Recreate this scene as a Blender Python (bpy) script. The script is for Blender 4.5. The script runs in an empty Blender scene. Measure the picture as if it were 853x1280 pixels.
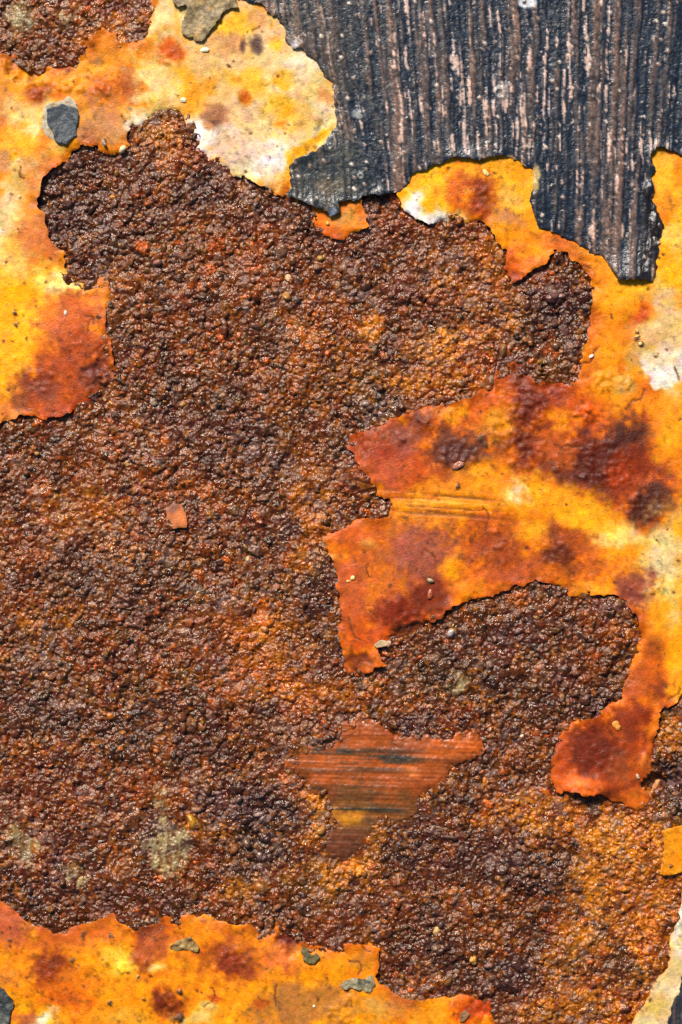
import bpy, math, random
import numpy as np

# ------------------------------------------------------------------ units
# The plate lies flat in XY.  All layout below is written in "grains": one unit u = 0.2 mm,
# x to the right, y downwards from the top of the visible face, 853 x 1280 u in view.
S = 0.0002
SC = bpy.context.scene
COL = SC.collection
PAINT_LEVEL = 5.0

# ------------------------------------------------------------------ camera
cam_d = bpy.data.cameras.new("camera")
cam = bpy.data.objects.new("camera", cam_d)
COL.objects.link(cam)
DIST = 0.62
cam.location = (0, 0, DIST + PAINT_LEVEL * S)
cam_d.sensor_fit = 'VERTICAL'
cam_d.sensor_height = 36.0
cam_d.lens = 36.0 * DIST / (1280 * S)
cam_d.clip_start = 0.01
cam_d.clip_end = 50.0
SC.camera = cam

# ------------------------------------------------------------------ sky and sun
SUN_EL, SUN_AZ = 44.0, -24.0            # from the top of the picture, a little from the left
w = bpy.data.worlds.new("World")
SC.world = w
w.use_nodes = True
nt = w.node_tree
bg = nt.nodes["Background"]
sky = nt.nodes.new("ShaderNodeTexSky")
sky.sky_type = 'NISHITA'
sky.sun_disc = False
sky.sun_elevation = math.radians(SUN_EL)
sky.sun_rotation = math.radians(SUN_AZ)
nt.links.new(sky.outputs[0], bg.inputs[0])
bg.inputs[1].default_value = 0.055
sd = bpy.data.lights.new("sun", 'SUN')
sun = bpy.data.objects.new("sun", sd)
COL.objects.link(sun)
sd.energy = 5.0
sd.angle = math.radians(16.0)
sd.color = (1.0, 0.95, 0.87)
sun.rotation_euler = (math.radians(-(90 - SUN_EL)), 0, math.radians(-SUN_AZ))
sun.location = (0, 0.5, 1.0)
SC.view_settings.view_transform = 'Standard'
SC.view_settings.look = 'None'
SC.view_settings.exposure = 0.28
SC.view_settings.gamma = 1.0
SC.view_settings.use_curve_mapping = False

# ------------------------------------------------------------------ numeric helpers
random.seed(7)
RNG = np.random.default_rng(11)
G = 1.1
X0, X1, Y0, Y1 = -72.0, 925.0, -72.0, 1352.0
NX = int((X1 - X0) / G) + 1
NY = int((Y1 - Y0) / G) + 1
xs = (X0 + np.arange(NX) * G).astype(np.float32)
ys = (Y0 + np.arange(NY) * G).astype(np.float32)
GX, GY = np.meshgrid(xs, ys)


def vnoise(x, y, scale, seed, ox=0.0, oy=0.0):
    lat = np.random.default_rng(seed).random((256, 256)).astype(np.float32) * 2 - 1
    if x is GX and y is GY:                 # regular grid: interpolate row-wise, then column-wise
        fx = (xs + ox) / scale + 37.3
        fy = (ys + oy) / scale + 51.7
        ix = np.floor(fx).astype(np.int32)
        iy = np.floor(fy).astype(np.int32)
        tx = (fx - ix).astype(np.float32)
        ty = (fy - iy).astype(np.float32)
        tx = (tx * tx * (3 - 2 * tx))[None, :]
        ty = (ty * ty * (3 - 2 * ty))[:, None]
        A = lat[iy & 255] * (1 - ty) + lat[(iy + 1) & 255] * ty
        return A[:, ix & 255] * (1 - tx) + A[:, (ix + 1) & 255] * tx
    x = x + ox
    y = y + oy
    fx = x / scale + 37.3
    fy = y / scale + 51.7
    ix = np.floor(fx).astype(np.int32)
    iy = np.floor(fy).astype(np.int32)
    tx = (fx - ix).astype(np.float32)
    ty = (fy - iy).astype(np.float32)
    tx = tx * tx * (3 - 2 * tx)
    ty = ty * ty * (3 - 2 * ty)
    ix &= 255
    iy &= 255
    jx = (ix + 1) & 255
    jy = (iy + 1) & 255
    a = lat[iy, ix]
    b = lat[iy, jx]
    c = lat[jy, ix]
    d = lat[jy, jx]
    top = a + (b - a) * tx
    bot = c + (d - c) * tx
    return top + (bot - top) * ty


def fbm(x, y, scale, seed, octaves=4, gain=0.5):
    s = 0
    a = 1.0
    t = 0.0
    for o in range(octaves):
        s = s + a * vnoise(x, y, scale / (2 ** o), seed + o * 101, o * 17.1, -o * 9.7)
        t += a
        a *= gain
    return s / t * 1.5


def smooth(a, b, x):
    t = np.clip((x - a) / (b - a), 0, 1)
    return t * t * (3 - 2 * t)


def lin(c):
    c = np.clip(np.asarray(c, dtype=np.float32), 0, 255) / 255.0
    return np.where(c <= 0.04045, c / 12.92, ((c + 0.055) / 1.055) ** 2.4)


def sample(F, px, py):
    fx = np.clip((px - X0) / G, 0, NX - 1.001)
    fy = np.clip((py - Y0) / G, 0, NY - 1.001)
    ix = fx.astype(np.int32)
    iy = fy.astype(np.int32)
    tx = fx - ix
    ty = fy - iy
    if F.ndim == 3:
        tx = tx[..., None]
        ty = ty[..., None]
    return ((F[iy, ix] * (1 - tx) + F[iy, ix + 1] * tx) * (1 - ty)
            + (F[iy + 1, ix] * (1 - tx) + F[iy + 1, ix + 1] * tx) * ty)


def poly_sdf(pts):
    """signed distance to a polygon, positive inside, on the big grid"""
    p = np.array(pts, dtype=np.float32)
    sx = xs[::2]
    sy = ys[::2]
    out = np.full((len(sy), len(sx)), -60.0, dtype=np.float32)
    bx0, by0 = p.min(0) - 50
    bx1, by1 = p.max(0) + 50
    i0, i1 = np.searchsorted(sx, [bx0, bx1])
    j0, j1 = np.searchsorted(sy, [by0, by1])
    qx, qy = np.meshgrid(sx[i0:i1].astype(np.float32), sy[j0:j1].astype(np.float32))
    d2 = np.full(qx.shape, 1e9, dtype=np.float32)
    ins = np.zeros(qx.shape, dtype=bool)
    n = len(p)
    for k in range(n):
        ax, ay = p[k]
        bx, by = p[(k + 1) % n]
        ex, ey = bx - ax, by - ay
        L = ex * ex + ey * ey + 1e-9
        t = np.clip(((qx - ax) * ex + (qy - ay) * ey) / L, 0, 1)
        d2 = np.minimum(d2, (qx - ax - t * ex) ** 2 + (qy - ay - t * ey) ** 2)
        if ay != by:
            cr = ((ay > qy) != (by > qy)) & (qx < ex * (qy - ay) / ey + ax)
            ins ^= cr
    s = np.sqrt(d2)
    s = np.where(ins, s, -s)
    out[j0:j1, i0:i1] = np.clip(s, -60, 200)
    # upsample to the full grid
    fx = np.clip(np.arange(NX) / 2.0, 0, len(sx) - 1.001)
    fy = np.clip(np.arange(NY) / 2.0, 0, len(sy) - 1.001)
    ix = fx.astype(int)
    tx = (fx - ix).astype(np.float32)
    iy = fy.astype(int)
    ty = (fy - iy).astype(np.float32)
    r = out[:, ix] * (1 - tx) + out[:, ix + 1] * tx
    return r[iy, :] * (1 - ty)[:, None] + r[iy + 1, :] * ty[:, None]


EDGE_A = fbm(GX, GY, 13, 301, 3) + 1.5 * (np.abs(vnoise(GX, GY, 15, 305)) - .4)
EDGE_B = fbm(GX, GY, 4.5, 302, 2)
EDGE_C = vnoise(GX, GY, 2.4, 304)
FINE = fbm(GX, GY, 3.2, 303, 2)
MOT = fbm(GX, GY, 7.5, 441, 4, 0.7)
WARPX = fbm(GX, GY, 46, 311, 4) * 13 + fbm(GX, GY, 9, 312, 3) * 4.5
WARPY = fbm(GX, GY, 46, 313, 4) * 13 + fbm(GX, GY, 9, 314, 3) * 4.5
BREAK = fbm(GX, GY, 15, 315, 4, 0.65)
CLOUD = fbm(GX, GY, 70, 316, 5, 0.6)


def rough_sdf(pts, a=2.4, b=1.7):
    return poly_sdf(pts) + EDGE_A * a + EDGE_B * b + EDGE_C * b * .5


def splat(C, x, y, rx, ry, col, alpha=1.0, soft=0.5, ang=0.0, warp=1.0, brk=0.35):
    """lay one stain of its own shape and colour into the colour field"""
    R = max(rx, ry) * (1.35 + soft) + 28 * warp
    i0 = max(0, int((x - R - X0) / G))
    i1 = min(NX, int((x + R - X0) / G) + 1)
    j0 = max(0, int((y - R - Y0) / G))
    j1 = min(NY, int((y + R - Y0) / G) + 1)
    if i1 <= i0 or j1 <= j0:
        return
    sl = (slice(j0, j1), slice(i0, i1))
    k = warp * min(1.0, max(rx, ry) / 22.0)
    dx = GX[sl] - x + WARPX[sl] * k
    dy = GY[sl] - y + WARPY[sl] * k
    if ang:
        c, s = math.cos(math.radians(ang)), math.sin(math.radians(ang))
        dx, dy = dx * c + dy * s, -dx * s + dy * c
    d = np.sqrt((dx / rx) ** 2 + (dy / ry) ** 2) + BREAK[sl] * brk + MOT[sl] * (.34 * soft)
    wgt = alpha * smooth(1 + soft, 1 - soft, d) if False else alpha * (1 - smooth(1 - soft, 1 + soft, d))
    if C.ndim == 3:
        C[sl] += (np.array(col, dtype=np.float32) - C[sl]) * wgt[..., None]
    else:
        C[sl] += (col - C[sl]) * wgt


# ------------------------------------------------------------------ outlines of the paint that is left
UPPER_LEFT = [(191, -110), (191, 8), (190, 26), (181, 48), (165, 53), (150, 53), (144, 42), (129, 38), (116, 44), (113, 52), (102, 54), (92, 67), (89, 77), (75, 84), (52, 81), (34, 79), (15, 66), (-6, 64), (-110, 60),
              (-110, 535), (-30, 534), (0, 530), (21, 521), (41, 521), (52, 526), (75, 523), (88, 515), (108, 503), (121, 490), (139, 478), (147, 465), (141, 447), (139, 432), (134, 416), (130, 406), (132, 394), (139, 378), (137, 350), (126, 346), (108, 355), (95, 351), (85, 339), (80, 326), (79, 312), (64, 303), (61, 285), (55, 262), (44, 253), (51, 238), (55, 228), (58, 217), (75, 206), (90, 193), (108, 179), (121, 183), (139, 193), (155, 190), (160, 181), (159, 168), (166, 160), (175, 155), (185, 147), (196, 141), (209, 137), (226, 141), (233, 155), (242, 168), (244, 191), (262, 200), (275, 202), (288, 214), (303, 219), (328, 234), (353, 247), (359, 242),
              (385, 232), (445, 160), (440, 70), (390, 0), (350, -110)]
TAB = [(366, 249), (381, 262), (385, 272), (389, 281), (402, 293), (422, 299), (435, 297), (446, 290), (462, 284), (457, 273), (460, 269), (451, 257), (456, 238), (370, 230)]
DARK = [(292, -110), (292, -8), (297, 1), (311, 3), (329, 8), (344, 21), (355, 36), (357, 49), (365, 63), (378, 62), (391, 75), (404, 90), (414, 106), (417, 116), (419, 144), (418, 160), (406, 175), (391, 190), (375, 199), (362, 207), (363, 229), (359, 247), (379, 251), (395, 261), (415, 270), (424, 269), (424, 252), (438, 253), (451, 248), (474, 243), (495, 241), (505, 234), (512, 222), (526, 215), (545, 206), (566, 199), (599, 199), (625, 195), (641, 199), (653, 206), (666, 212), (667, 232), (661, 250), (669, 273), (673, 284), (692, 290), (713, 300), (731, 310), (746, 318), (751, 317), (760, 332), (770, 347), (785, 351), (800, 350), (819, 355), (819, 340), (825, 325), (824, 305), (830, 297), (829, 280), (820, 262), (817, 247), (818, 227), (815, 220), (819, 212), (815, 195), (820, 184), (832, 184), (845, 190), (856, 196), (965, 210), (965, -110)]
RIGHT = [(512, 195), (505, 230), (495, 242), (501, 250), (505, 262), (518, 270), (536, 279), (559, 278), (572, 277), (586, 279), (603, 278), (610, 283), (617, 291), (620, 304), (632, 314), (632, 324), (630, 335), (638, 345), (637, 355), (648, 353), (653, 345), (674, 335), (687, 324), (692, 309), (705, 315), (721, 327), (731, 340), (740, 355), (742, 376), (742, 394), (739, 410), (730, 428), (728, 452), (722, 476), (710, 481), (692, 479), (671, 476), (659, 466), (645, 452), (628, 455), (612, 470), (604, 484), (591, 497), (570, 500), (560, 505), (544, 509), (532, 506), (511, 517), (493, 521), (475, 530), (462, 537), (439, 544), (434, 559), (444, 572), (449, 590), (459, 601), (467, 608), (470, 619), (488, 623), (489, 636), (483, 647), (447, 648), (442, 657), (424, 664), (404, 672), (408, 685), (415, 701), (422, 716), (424, 740), (427, 760), (424, 781), (423, 795), (428, 813), (432, 826), (426, 837), (449, 846), (462, 841), (485, 833), (475, 824), (471, 811), (488, 804), (503, 803), (519, 801), (532, 788), (544, 775), (560, 762), (581, 753), (596, 746), (619, 744), (644, 732), (653, 735), (671, 727), (698, 732), (707, 738), (710, 748), (728, 744), (742, 741), (766, 745), (784, 751), (796, 772), (799, 796), (796, 813), (787, 837), (779, 864), (772, 876), (751, 892), (719, 902), (704, 914), (695, 921), (694, 940), (688, 955), (687, 976), (697, 986), (713, 989), (728, 995), (744, 993), (761, 997), (777, 1004), (793, 1015), (803, 1015), (814, 1001), (811, 993), (802, 981), (810, 971), (815, 963), (815, 945), (817, 932), (821, 901), (829, 886), (845, 878), (855, 871), (965, 850),
         (965, 190), (860, 170), (800, 165), (795, 290), (770, 305), (740, 285), (695, 262), (695, 190), (640, 175), (560, 175)]
BOTTOM = [(-110, 1090), (-30, 1112), (0, 1125), (13, 1133), (26, 1143), (34, 1152), (52, 1157), (67, 1165), (80, 1165), (95, 1156), (116, 1152), (132, 1146), (141, 1139), (147, 1143), (148, 1151), (160, 1160), (170, 1164), (188, 1157), (204, 1147), (218, 1144), (234, 1142), (262, 1143), (275, 1151), (285, 1156), (303, 1156), (316, 1157), (324, 1168), (334, 1166), (346, 1160), (365, 1162), (378, 1172), (386, 1181), (402, 1184), (420, 1182), (437, 1178), (473, 1183), (475, 1204), (469, 1221), (484, 1233), (504, 1249), (515, 1253), (532, 1252), (569, 1243), (591, 1246), (619, 1252), (622, 1263), (631, 1277), (640, 1300), (650, 1390), (-110, 1390)]
SCRAPED = [(351, 951), (375, 934), (396, 925), (417, 918), (428, 902), (460, 895), (481, 906), (491, 922), (516, 915), (537, 918), (555, 927), (572, 918), (593, 913), (606, 927), (604, 944), (583, 953), (565, 958), (555, 983), (530, 995), (526, 1015), (502, 1029), (481, 1032), (467, 1046), (456, 1064), (435, 1080), (424, 1078), (407, 1064), (407, 1050), (416, 1036), (412, 1008), (407, 995), (384, 990), (382, 976), (361, 964)]
EDGE_TAB = [(830, 1038), (853, 1032), (965, 1026), (965, 1088), (853, 1090), (839, 1094), (825, 1092), (829, 1065)]
CREAM = [(854, 1095), (850, 1142), (841, 1161), (839, 1183), (834, 1210), (818, 1229), (808, 1251), (789, 1279), (745, 1390), (965, 1390), (965, 1080)]
CREAM_DARK = [(858, 1208), (852, 1224), (847, 1240), (838, 1262), (833, 1279), (810, 1390), (965, 1390), (965, 1180)]
KHAKI = [(205, -110), (213, -3), (223, 10), (233, 8), (233, 15), (225, 28), (227, 40), (238, 48), (249, 54), (264, 39), (285, 13), (297, 9), (296, -2), (280, -110)]
ORANGE_CHIP = [(207, 635), (216, 630), (227, 630), (234, 643), (234, 660), (217, 660), (208, 647)]
CHIP_BASE = [(55, 133), (66, 128), (78, 126), (85, 121), (92, 124), (99, 134), (100, 152), (93, 172), (84, 181), (74, 182), (61, 175), (51, 160)]
CHIP_TOP = [(59, 138), (70, 134), (77, 129), (97, 134), (101, 144), (95, 170), (82, 182), (69, 177), (66, 166), (59, 156)]
CORNER_CHIP = [(-30, 1228), (0, 1231), (10, 1240), (15, 1247), (21, 1253), (13, 1266), (10, 1280), (4, 1300), (-30, 1310)]
LOW_CHIP = [(424, 1233), (431, 1226), (439, 1221), (453, 1225), (466, 1219), (470, 1232), (463, 1243), (451, 1238), (439, 1235), (430, 1238)]
SMALL_CHIP = [(378, 1179), (387, 1190), (400, 1196), (393, 1206), (378, 1201)]
SCAB = [(213, 1184), (223, 1174), (239, 1169), (249, 1181), (249, 1191), (230, 1187), (220, 1190)]
TINY_CHIP = [(575, 1266), (581, 1262), (587, 1268), (582, 1276), (575, 1277)]
BARE = [
    [(2, 1040), (18, 1030), (34, 1038), (48, 1052), (52, 1068), (38, 1076), (14, 1072)],
    [(196, 985), (206, 988), (208, 1032), (234, 1036), (242, 1060), (232, 1088), (212, 1098), (192, 1082), (178, 1050), (196, 1036)],
    [(74, 1086), (90, 1082), (108, 1094), (116, 1112), (104, 1116), (88, 1102)],
    [(6, 6), (26, 2), (42, 10), (48, 28), (38, 42), (20, 46), (6, 30)],
    [(74, 14), (86, 8), (92, 20), (86, 38), (74, 34)],
    [(560, 858), (566, 842), (584, 848), (586, 866), (572, 874)],
]

sdf_A = rough_sdf(UPPER_LEFT)
sdf_B = rough_sdf(TAB, 1.8, 1.2)
sdf_D = rough_sdf(DARK, 2.0, 1.1)
sdf_C = rough_sdf(RIGHT)
sdf_F = rough_sdf(BOTTOM)
sdf_E = rough_sdf(SCRAPED, 2.2, 2.6)
sdf_G = rough_sdf(EDGE_TAB, 1.2, 0.8)
sdf_H = rough_sdf(CREAM, 2.4, 1.2)
sdf_HD = rough_sdf(CREAM_DARK, 2.0, 1.0)
sdf_K = rough_sdf(KHAKI, 2.2, 1.2)
sdf_O = rough_sdf(ORANGE_CHIP, 1.2, 0.8)

# ------------------------------------------------------------------ colour of the undercoat (stains)
Y_ = (240, 172, 22)
CREAM_C = (224, 192, 142)
WHITE_C = (242, 234, 220)
PC = np.empty((NY, NX, 3), dtype=np.float32)
PC[:] = (222, 138, 14)
m = smooth(-0.5, 0.6, CLOUD)[..., None]
PC += (np.array((240, 170, 12), dtype=np.float32) - PC) * m
m = smooth(0.15, 0.9, fbm(GX, GY, 34, 401, 4, 0.6))[..., None] * 0.5
PC += (np.array((196, 98, 16), dtype=np.float32) - PC) * m

STAINS = [
    # upper left coat
    (150, 60, 45, 16, (216, 146, 40), .8), (215, 15, 26, 34, (226, 196, 142), .95), (25, 74, 34, 10, (192, 130, 80), .8), (62, 100, 50, 15, (234, 164, 42), .8), (120, 76, 8, 6, (160, 112, 72), .8), (40, 98, 5, 4, (170, 120, 70), .7),
    (50, 118, 14, 11, (158, 72, 12), .95), (126, 118, 15, 14, (186, 100, 20), .95), (165, 104, 12, 14, (176, 84, 12), .95), (82, 88, 9, 5, (158, 84, 30), .8), (197, 95, 13, 26, (236, 208, 146), .95),
    (130, 155, 36, 26, (198, 138, 88), .95), (172, 146, 13, 15, (244, 232, 208), 1), (40, 164, 8, 10, (240, 224, 190), 1), (28, 206, 15, 6, (244, 232, 208), 1), (18, 142, 8, 15, (238, 206, 140), .8), (18, 182, 26, 18, (243, 180, 36), .8),
    (2, 138, 9, 14, (200, 130, 70), .8), (3, 200, 8, 12, (190, 140, 100), .8), (20, 244, 19, 13, (212, 124, 12), .95), (50, 240, 12, 22, (222, 156, 74), .8), (5, 306, 12, 40, (228, 214, 182), .95), (3, 262, 8, 14, (190, 140, 110), .7), (28, 300, 12, 30, (228, 154, 54), .8), (45, 308, 22, 32, (208, 134, 80), .85),
    (70, 358, 44, 24, (246, 198, 54), .9), (72, 357, 26, 13, (244, 226, 160), .95), (14, 410, 26, 80, (246, 184, 20), .9), (95, 392, 44, 26, (204, 112, 44), .9), (75, 420, 22, 22, (210, 126, 78), .85), (104, 446, 42, 42, (180, 84, 28), .95), (126, 462, 18, 22, (128, 70, 60), .9),
    (52, 476, 22, 17, (136, 54, 18), .8), (80, 508, 44, 16, (178, 76, 16), .9), (60, 490, 12, 9, (150, 80, 60), .7), (12, 514, 15, 14, (218, 144, 84), .85), (24, 497, 10, 10, (150, 80, 50), .7), (130, 370, 10, 20, (214, 128, 60), .7),
    (335, 110, 96, 108, (228, 198, 146), 1), (300, 150, 60, 60, (226, 192, 146), .8), (255, 95, 36, 44, (222, 184, 128), .9), (295, 25, 18, 14, (242, 188, 42), .9), (320, 20, 15, 12, (218, 168, 114), .8), (345, 54, 8, 8, (242, 194, 62), .9), (288, 52, 16, 14, (206, 156, 104), .8), (318, 57, 8, 9, (92, 62, 50), .85), (301, 55, 4, 10, (104, 68, 50), .85),
    (235, 118, 24, 18, (238, 168, 34), .85), (214, 72, 17, 12, (200, 98, 8), .95), (222, 104, 14, 12, (240, 174, 34), .8), (310, 105, 26, 16, (236, 186, 66), .8), (305, 122, 7, 8, (204, 112, 8), .95), (296, 102, 6, 5, (215, 150, 30), .8), (355, 97, 11, 11, (236, 168, 24), .9), (354, 138, 24, 17, (238, 186, 60), .85), (350, 155, 7, 5, (224, 136, 8), .95), (358, 140, 8, 6, (232, 160, 20), .8),
    (266, 150, 14, 15, (168, 114, 82), .85), (268, 155, 6, 5, (120, 70, 50), .7), (250, 180, 22, 16, (248, 242, 232), 1), (238, 157, 9, 9, (246, 236, 218), 1), (326, 205, 26, 18, (244, 236, 222), .95), (298, 190, 22, 14, (226, 196, 164), .7), (400, 156, 12, 22, (236, 216, 168), .8), (407, 118, 8, 8, (200, 140, 80), .7), (370, 80, 22, 12, (238, 220, 184), .8), (398, 152, 5, 4, (110, 80, 50), .6), (378, 148, 18, 10, (225, 185, 110), .6),
    (398, 174, 16, 5, (242, 182, 20), .95, -42), (378, 193, 14, 5, (242, 178, 16), .95, -36), (359, 218, 6, 17, (244, 184, 20), .95), (356, 240, 7, 8, (236, 170, 40), .9),
    (40, 225, 22, 26, (214, 156, 92), .8), (110, 165, 26, 16, (196, 140, 92), .8), (8, 110, 12, 22, (216, 150, 84), .7), (60, 140, 10, 14, (240, 210, 150), .8), (25, 330, 20, 16, (232, 196, 120), .7), (60, 270, 10, 24, (206, 136, 80), .7),
    (14, 262, 13, 26, (232, 206, 150), .85), (34, 136, 14, 16, (238, 206, 140), .8), (244, 28, 14, 24, (232, 204, 150), .8), (70, 190, 10, 8, (236, 200, 130), .7), (200, 112, 12, 14, (238, 206, 140), .8), (842, 690, 16, 40, (234, 208, 150), .85), (800, 668, 16, 10, (240, 208, 130), .8), (845, 450, 14, 40, (228, 204, 164), .8),
    # small tab
    (415, 265, 60, 40, (222, 132, 28), 1), (437, 267, 14, 12, (216, 162, 84), .9), (405, 285, 18, 10, (210, 108, 14), .8), (425, 296, 22, 6, (196, 88, 16), .8),
    # right coat, peninsula and neck
    (575, 232, 86, 44, (244, 182, 22), 1), (567, 244, 13, 24, (206, 108, 8), .9), (604, 248, 18, 25, (172, 76, 8), .95), (604, 240, 9, 12, (140, 60, 10), .6), (550, 240, 8, 8, (228, 150, 10), .7), (509, 258, 12, 14, (240, 234, 226), 1), (540, 273, 24, 8, (240, 232, 220), 1), (640, 246, 13, 16, (232, 180, 96), .8), (636, 276, 20, 9, (196, 136, 92), .85), (650, 222, 10, 14, (240, 168, 20), .8),
    (648, 312, 34, 26, (238, 158, 20), .9), (640, 330, 13, 14, (200, 96, 20), .85), (645, 348, 10, 7, (172, 84, 54), .85), (668, 330, 16, 8, (212, 122, 40), .8), (700, 302, 26, 14, (214, 122, 28), .9), (735, 325, 14, 10, (226, 142, 28), .7), (760, 360, 30, 60, (240, 166, 14), .9), (800, 366, 40, 10, (240, 176, 34), .8),
    (838, 220, 18, 34, (242, 184, 52), .9), (836, 262, 11, 10, (226, 150, 40), .8), (842, 300, 14, 22, (238, 200, 116), .85), (838, 345, 24, 20, (242, 182, 30), .8), (900, 280, 40, 80, (240, 178, 40), .9),
    (800, 396, 9, 11, (188, 82, 8), .95), (836, 408, 30, 40, (220, 186, 136), .9), (802, 444, 9, 22, (212, 164, 98), .9), (776, 478, 18, 9, (216, 168, 98), .9, 24), (752, 440, 22, 40, (240, 164, 16), .85), (733, 470, 15, 16, (206, 116, 44), .8), (715, 495, 24, 10, (200, 100, 30), .7),
    (733, 517, 17, 13, (196, 90, 8), .9), (790, 512, 40, 12, (232, 154, 26), .7), (705, 525, 14, 16, (240, 170, 30), .8), (665, 486, 42, 30, (176, 72, 14), .9), (660, 498, 26, 36, (112, 38, 16), .9), (656, 560, 26, 30, (124, 48, 20), .85), (655, 455, 20, 14, (120, 55, 40), .8), (620, 490, 24, 16, (196, 100, 26), .8), (635, 525, 18, 26, (226, 158, 34), .75), (610, 545, 14, 14, (210, 150, 60), .6),
    (755, 578, 66, 42, (156, 62, 14), .9), (742, 582, 44, 30, (102, 36, 16), .9), (778, 548, 26, 18, (86, 36, 20), .85), (715, 590, 22, 26, (110, 50, 34), .7), (800, 582, 24, 20, (148, 58, 16), .8), (775, 592, 16, 12, (170, 66, 8), .8), (832, 550, 22, 30, (236, 168, 32), .8), (700, 560, 14, 20, (198, 104, 34), .7),
    (806, 634, 34, 24, (150, 66, 14), .85), (808, 632, 24, 16, (88, 36, 14), .9), (690, 625, 50, 22, (240, 170, 24), .8), (648, 621, 13, 11, (248, 234, 204), 1), (760, 662, 22, 12, (244, 212, 130), .9), (735, 640, 30, 16, (242, 182, 34), .8),
    (575, 572, 34, 28, (150, 72, 22), .85), (572, 566, 26, 20, (104, 56, 46), .9), (480, 562, 44, 34, (170, 76, 44), .95), (502, 545, 30, 14, (152, 88, 70), .8), (535, 530, 18, 12, (120, 50, 18), .9), (560, 514, 15, 8, (240, 168, 18), .9), (478, 592, 20, 10, (194, 100, 62), .8), (450, 555, 14, 12, (150, 60, 20), .7), (475, 572, 12, 8, (160, 60, 14), .7), (525, 590, 24, 16, (198, 94, 28), .8), (600, 598, 30, 18, (232, 158, 26), .85), (555, 612, 26, 10, (222, 148, 36), .7),
    (560, 632, 90, 18, (228, 148, 26), .85), (530, 692, 48, 42, (166, 92, 68), .95), (442, 672, 36, 20, (206, 106, 34), .95), (462, 682, 10, 7, (206, 154, 86), .85), (442, 735, 26, 34, (196, 104, 54), .95), (486, 742, 14, 18, (210, 120, 36), .9), (470, 705, 18, 14, (190, 110, 50), .7), (500, 764, 34, 20, (144, 52, 14), .95), (536, 746, 20, 18, (130, 46, 16), .9), (516, 789, 22, 9, (108, 58, 46), .9), (452, 788, 38, 14, (192, 88, 16), .9), (440, 820, 22, 7, (128, 64, 36), .9), (446, 838, 22, 7, (202, 114, 50), .9),
    (566, 706, 15, 16, (242, 172, 20), .9), (594, 738, 24, 10, (236, 156, 30), .8), (625, 684, 28, 30, (168, 82, 32), .9), (612, 650, 20, 8, (200, 100, 30), .7), (700, 690, 24, 22, (120, 52, 20), .9), (665, 668, 16, 12, (238, 170, 42), .8), (725, 672, 22, 14, (180, 90, 24), .7), (640, 716, 30, 12, (180, 92, 52), .85), (690, 715, 18, 8, (220, 130, 30), .7), (752, 736, 26, 8, (244, 170, 44), .8), (822, 715, 22, 44, (226, 202, 152), .9), (840, 770, 9, 22, (222, 190, 130), .8), (794, 742, 17, 22, (148, 78, 56), .9), (770, 700, 18, 14, (214, 130, 30), .7), (740, 705, 12, 10, (190, 100, 30), .7),
    (815, 812, 12, 12, (164, 84, 22), .85), (824, 770, 12, 24, (240, 170, 30), .8), (846, 826, 14, 30, (240, 172, 30), .8), (800, 850, 22, 22, (192, 100, 28), .9), (822, 866, 11, 12, (136, 58, 18), .9), (844, 862, 12, 8, (248, 178, 46), .95), (900, 700, 40, 160, (238, 170, 40), .7),
    (745, 945, 66, 58, (168, 72, 16), 1), (744, 936, 34, 26, (122, 44, 16), .9), (736, 983, 34, 9, (230, 128, 34), 1), (806, 950, 8, 14, (224, 136, 66), .95), (780, 960, 14, 16, (160, 84, 44), .7), (772, 984, 20, 12, (150, 64, 20), .9), (795, 1005, 16, 9, (206, 116, 26), .9), (814, 900, 8, 24, (222, 132, 28), .9), (785, 900, 16, 16, (150, 60, 20), .8), (700, 950, 8, 24, (190, 84, 24), .7),
    # lower left coat
    (200, 1220, 240, 60, (234, 156, 20), .75), (14, 1150, 26, 28, (192, 108, 70), .95), (90, 1172, 60, 12, (206, 118, 52), .85), (140, 1160, 16, 16, (212, 128, 40), .85), (60, 1214, 21, 17, (146, 62, 14), .95), (76, 1250, 32, 20, (206, 110, 14), .9), (212, 1250, 19, 15, (134, 52, 8), .95), (155, 1200, 22, 13, (244, 202, 84), .9), (192, 1184, 22, 22, (176, 92, 42), .9), (190, 1163, 14, 8, (130, 60, 40), .8), (286, 1200, 32, 20, (148, 64, 30), .92), (345, 1196, 24, 20, (208, 124, 66), .9), (366, 1170, 26, 11, (104, 34, 22), .95), (258, 1165, 20, 12, (238, 158, 24), .8), (246, 1271, 20, 8, (228, 196, 122), .85), (372, 1262, 54, 28, (180, 122, 64), .92), (268, 1250, 6, 5, (190, 90, 14), .8), (325, 1255, 8, 5, (200, 100, 14), .8), (46, 1275, 13, 9, (242, 230, 210), 1), (24, 1270, 12, 14, (188, 112, 64), .85), (5, 1220, 10, 14, (200, 130, 60), .7), (420, 1202, 40, 15, (228, 154, 26), .9), (451, 1200, 12, 10, (198, 136, 56), .9), (420, 1256, 40, 16, (188, 130, 56), .85), (500, 1268, 28, 14, (208, 156, 84), .9), (545, 1266, 18, 14, (224, 156, 44), .85), (604, 1266, 26, 16, (190, 76, 10), .92), (580, 1255, 14, 8, (205, 110, 20), .8), (150, 1270, 24, 9, (216, 160, 70), .7), (110, 1225, 24, 16, (220, 136, 20), .8), (200, 1207, 8, 4, (248, 220, 150), .8),
    # tab on the right edge
    (880, 1062, 70, 44, (218, 148, 10), 1),
]
for s in STAINS:
    if sum(s[4]) < 330 and max(s[2], s[3]) > 9:      # rust bleeds outwards from the dark blotches
        splat(PC, s[0], s[1], s[2] * 1.55, s[3] * 1.55, (198, 98, 14), .7, 0.8, brk=.5)
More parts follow.
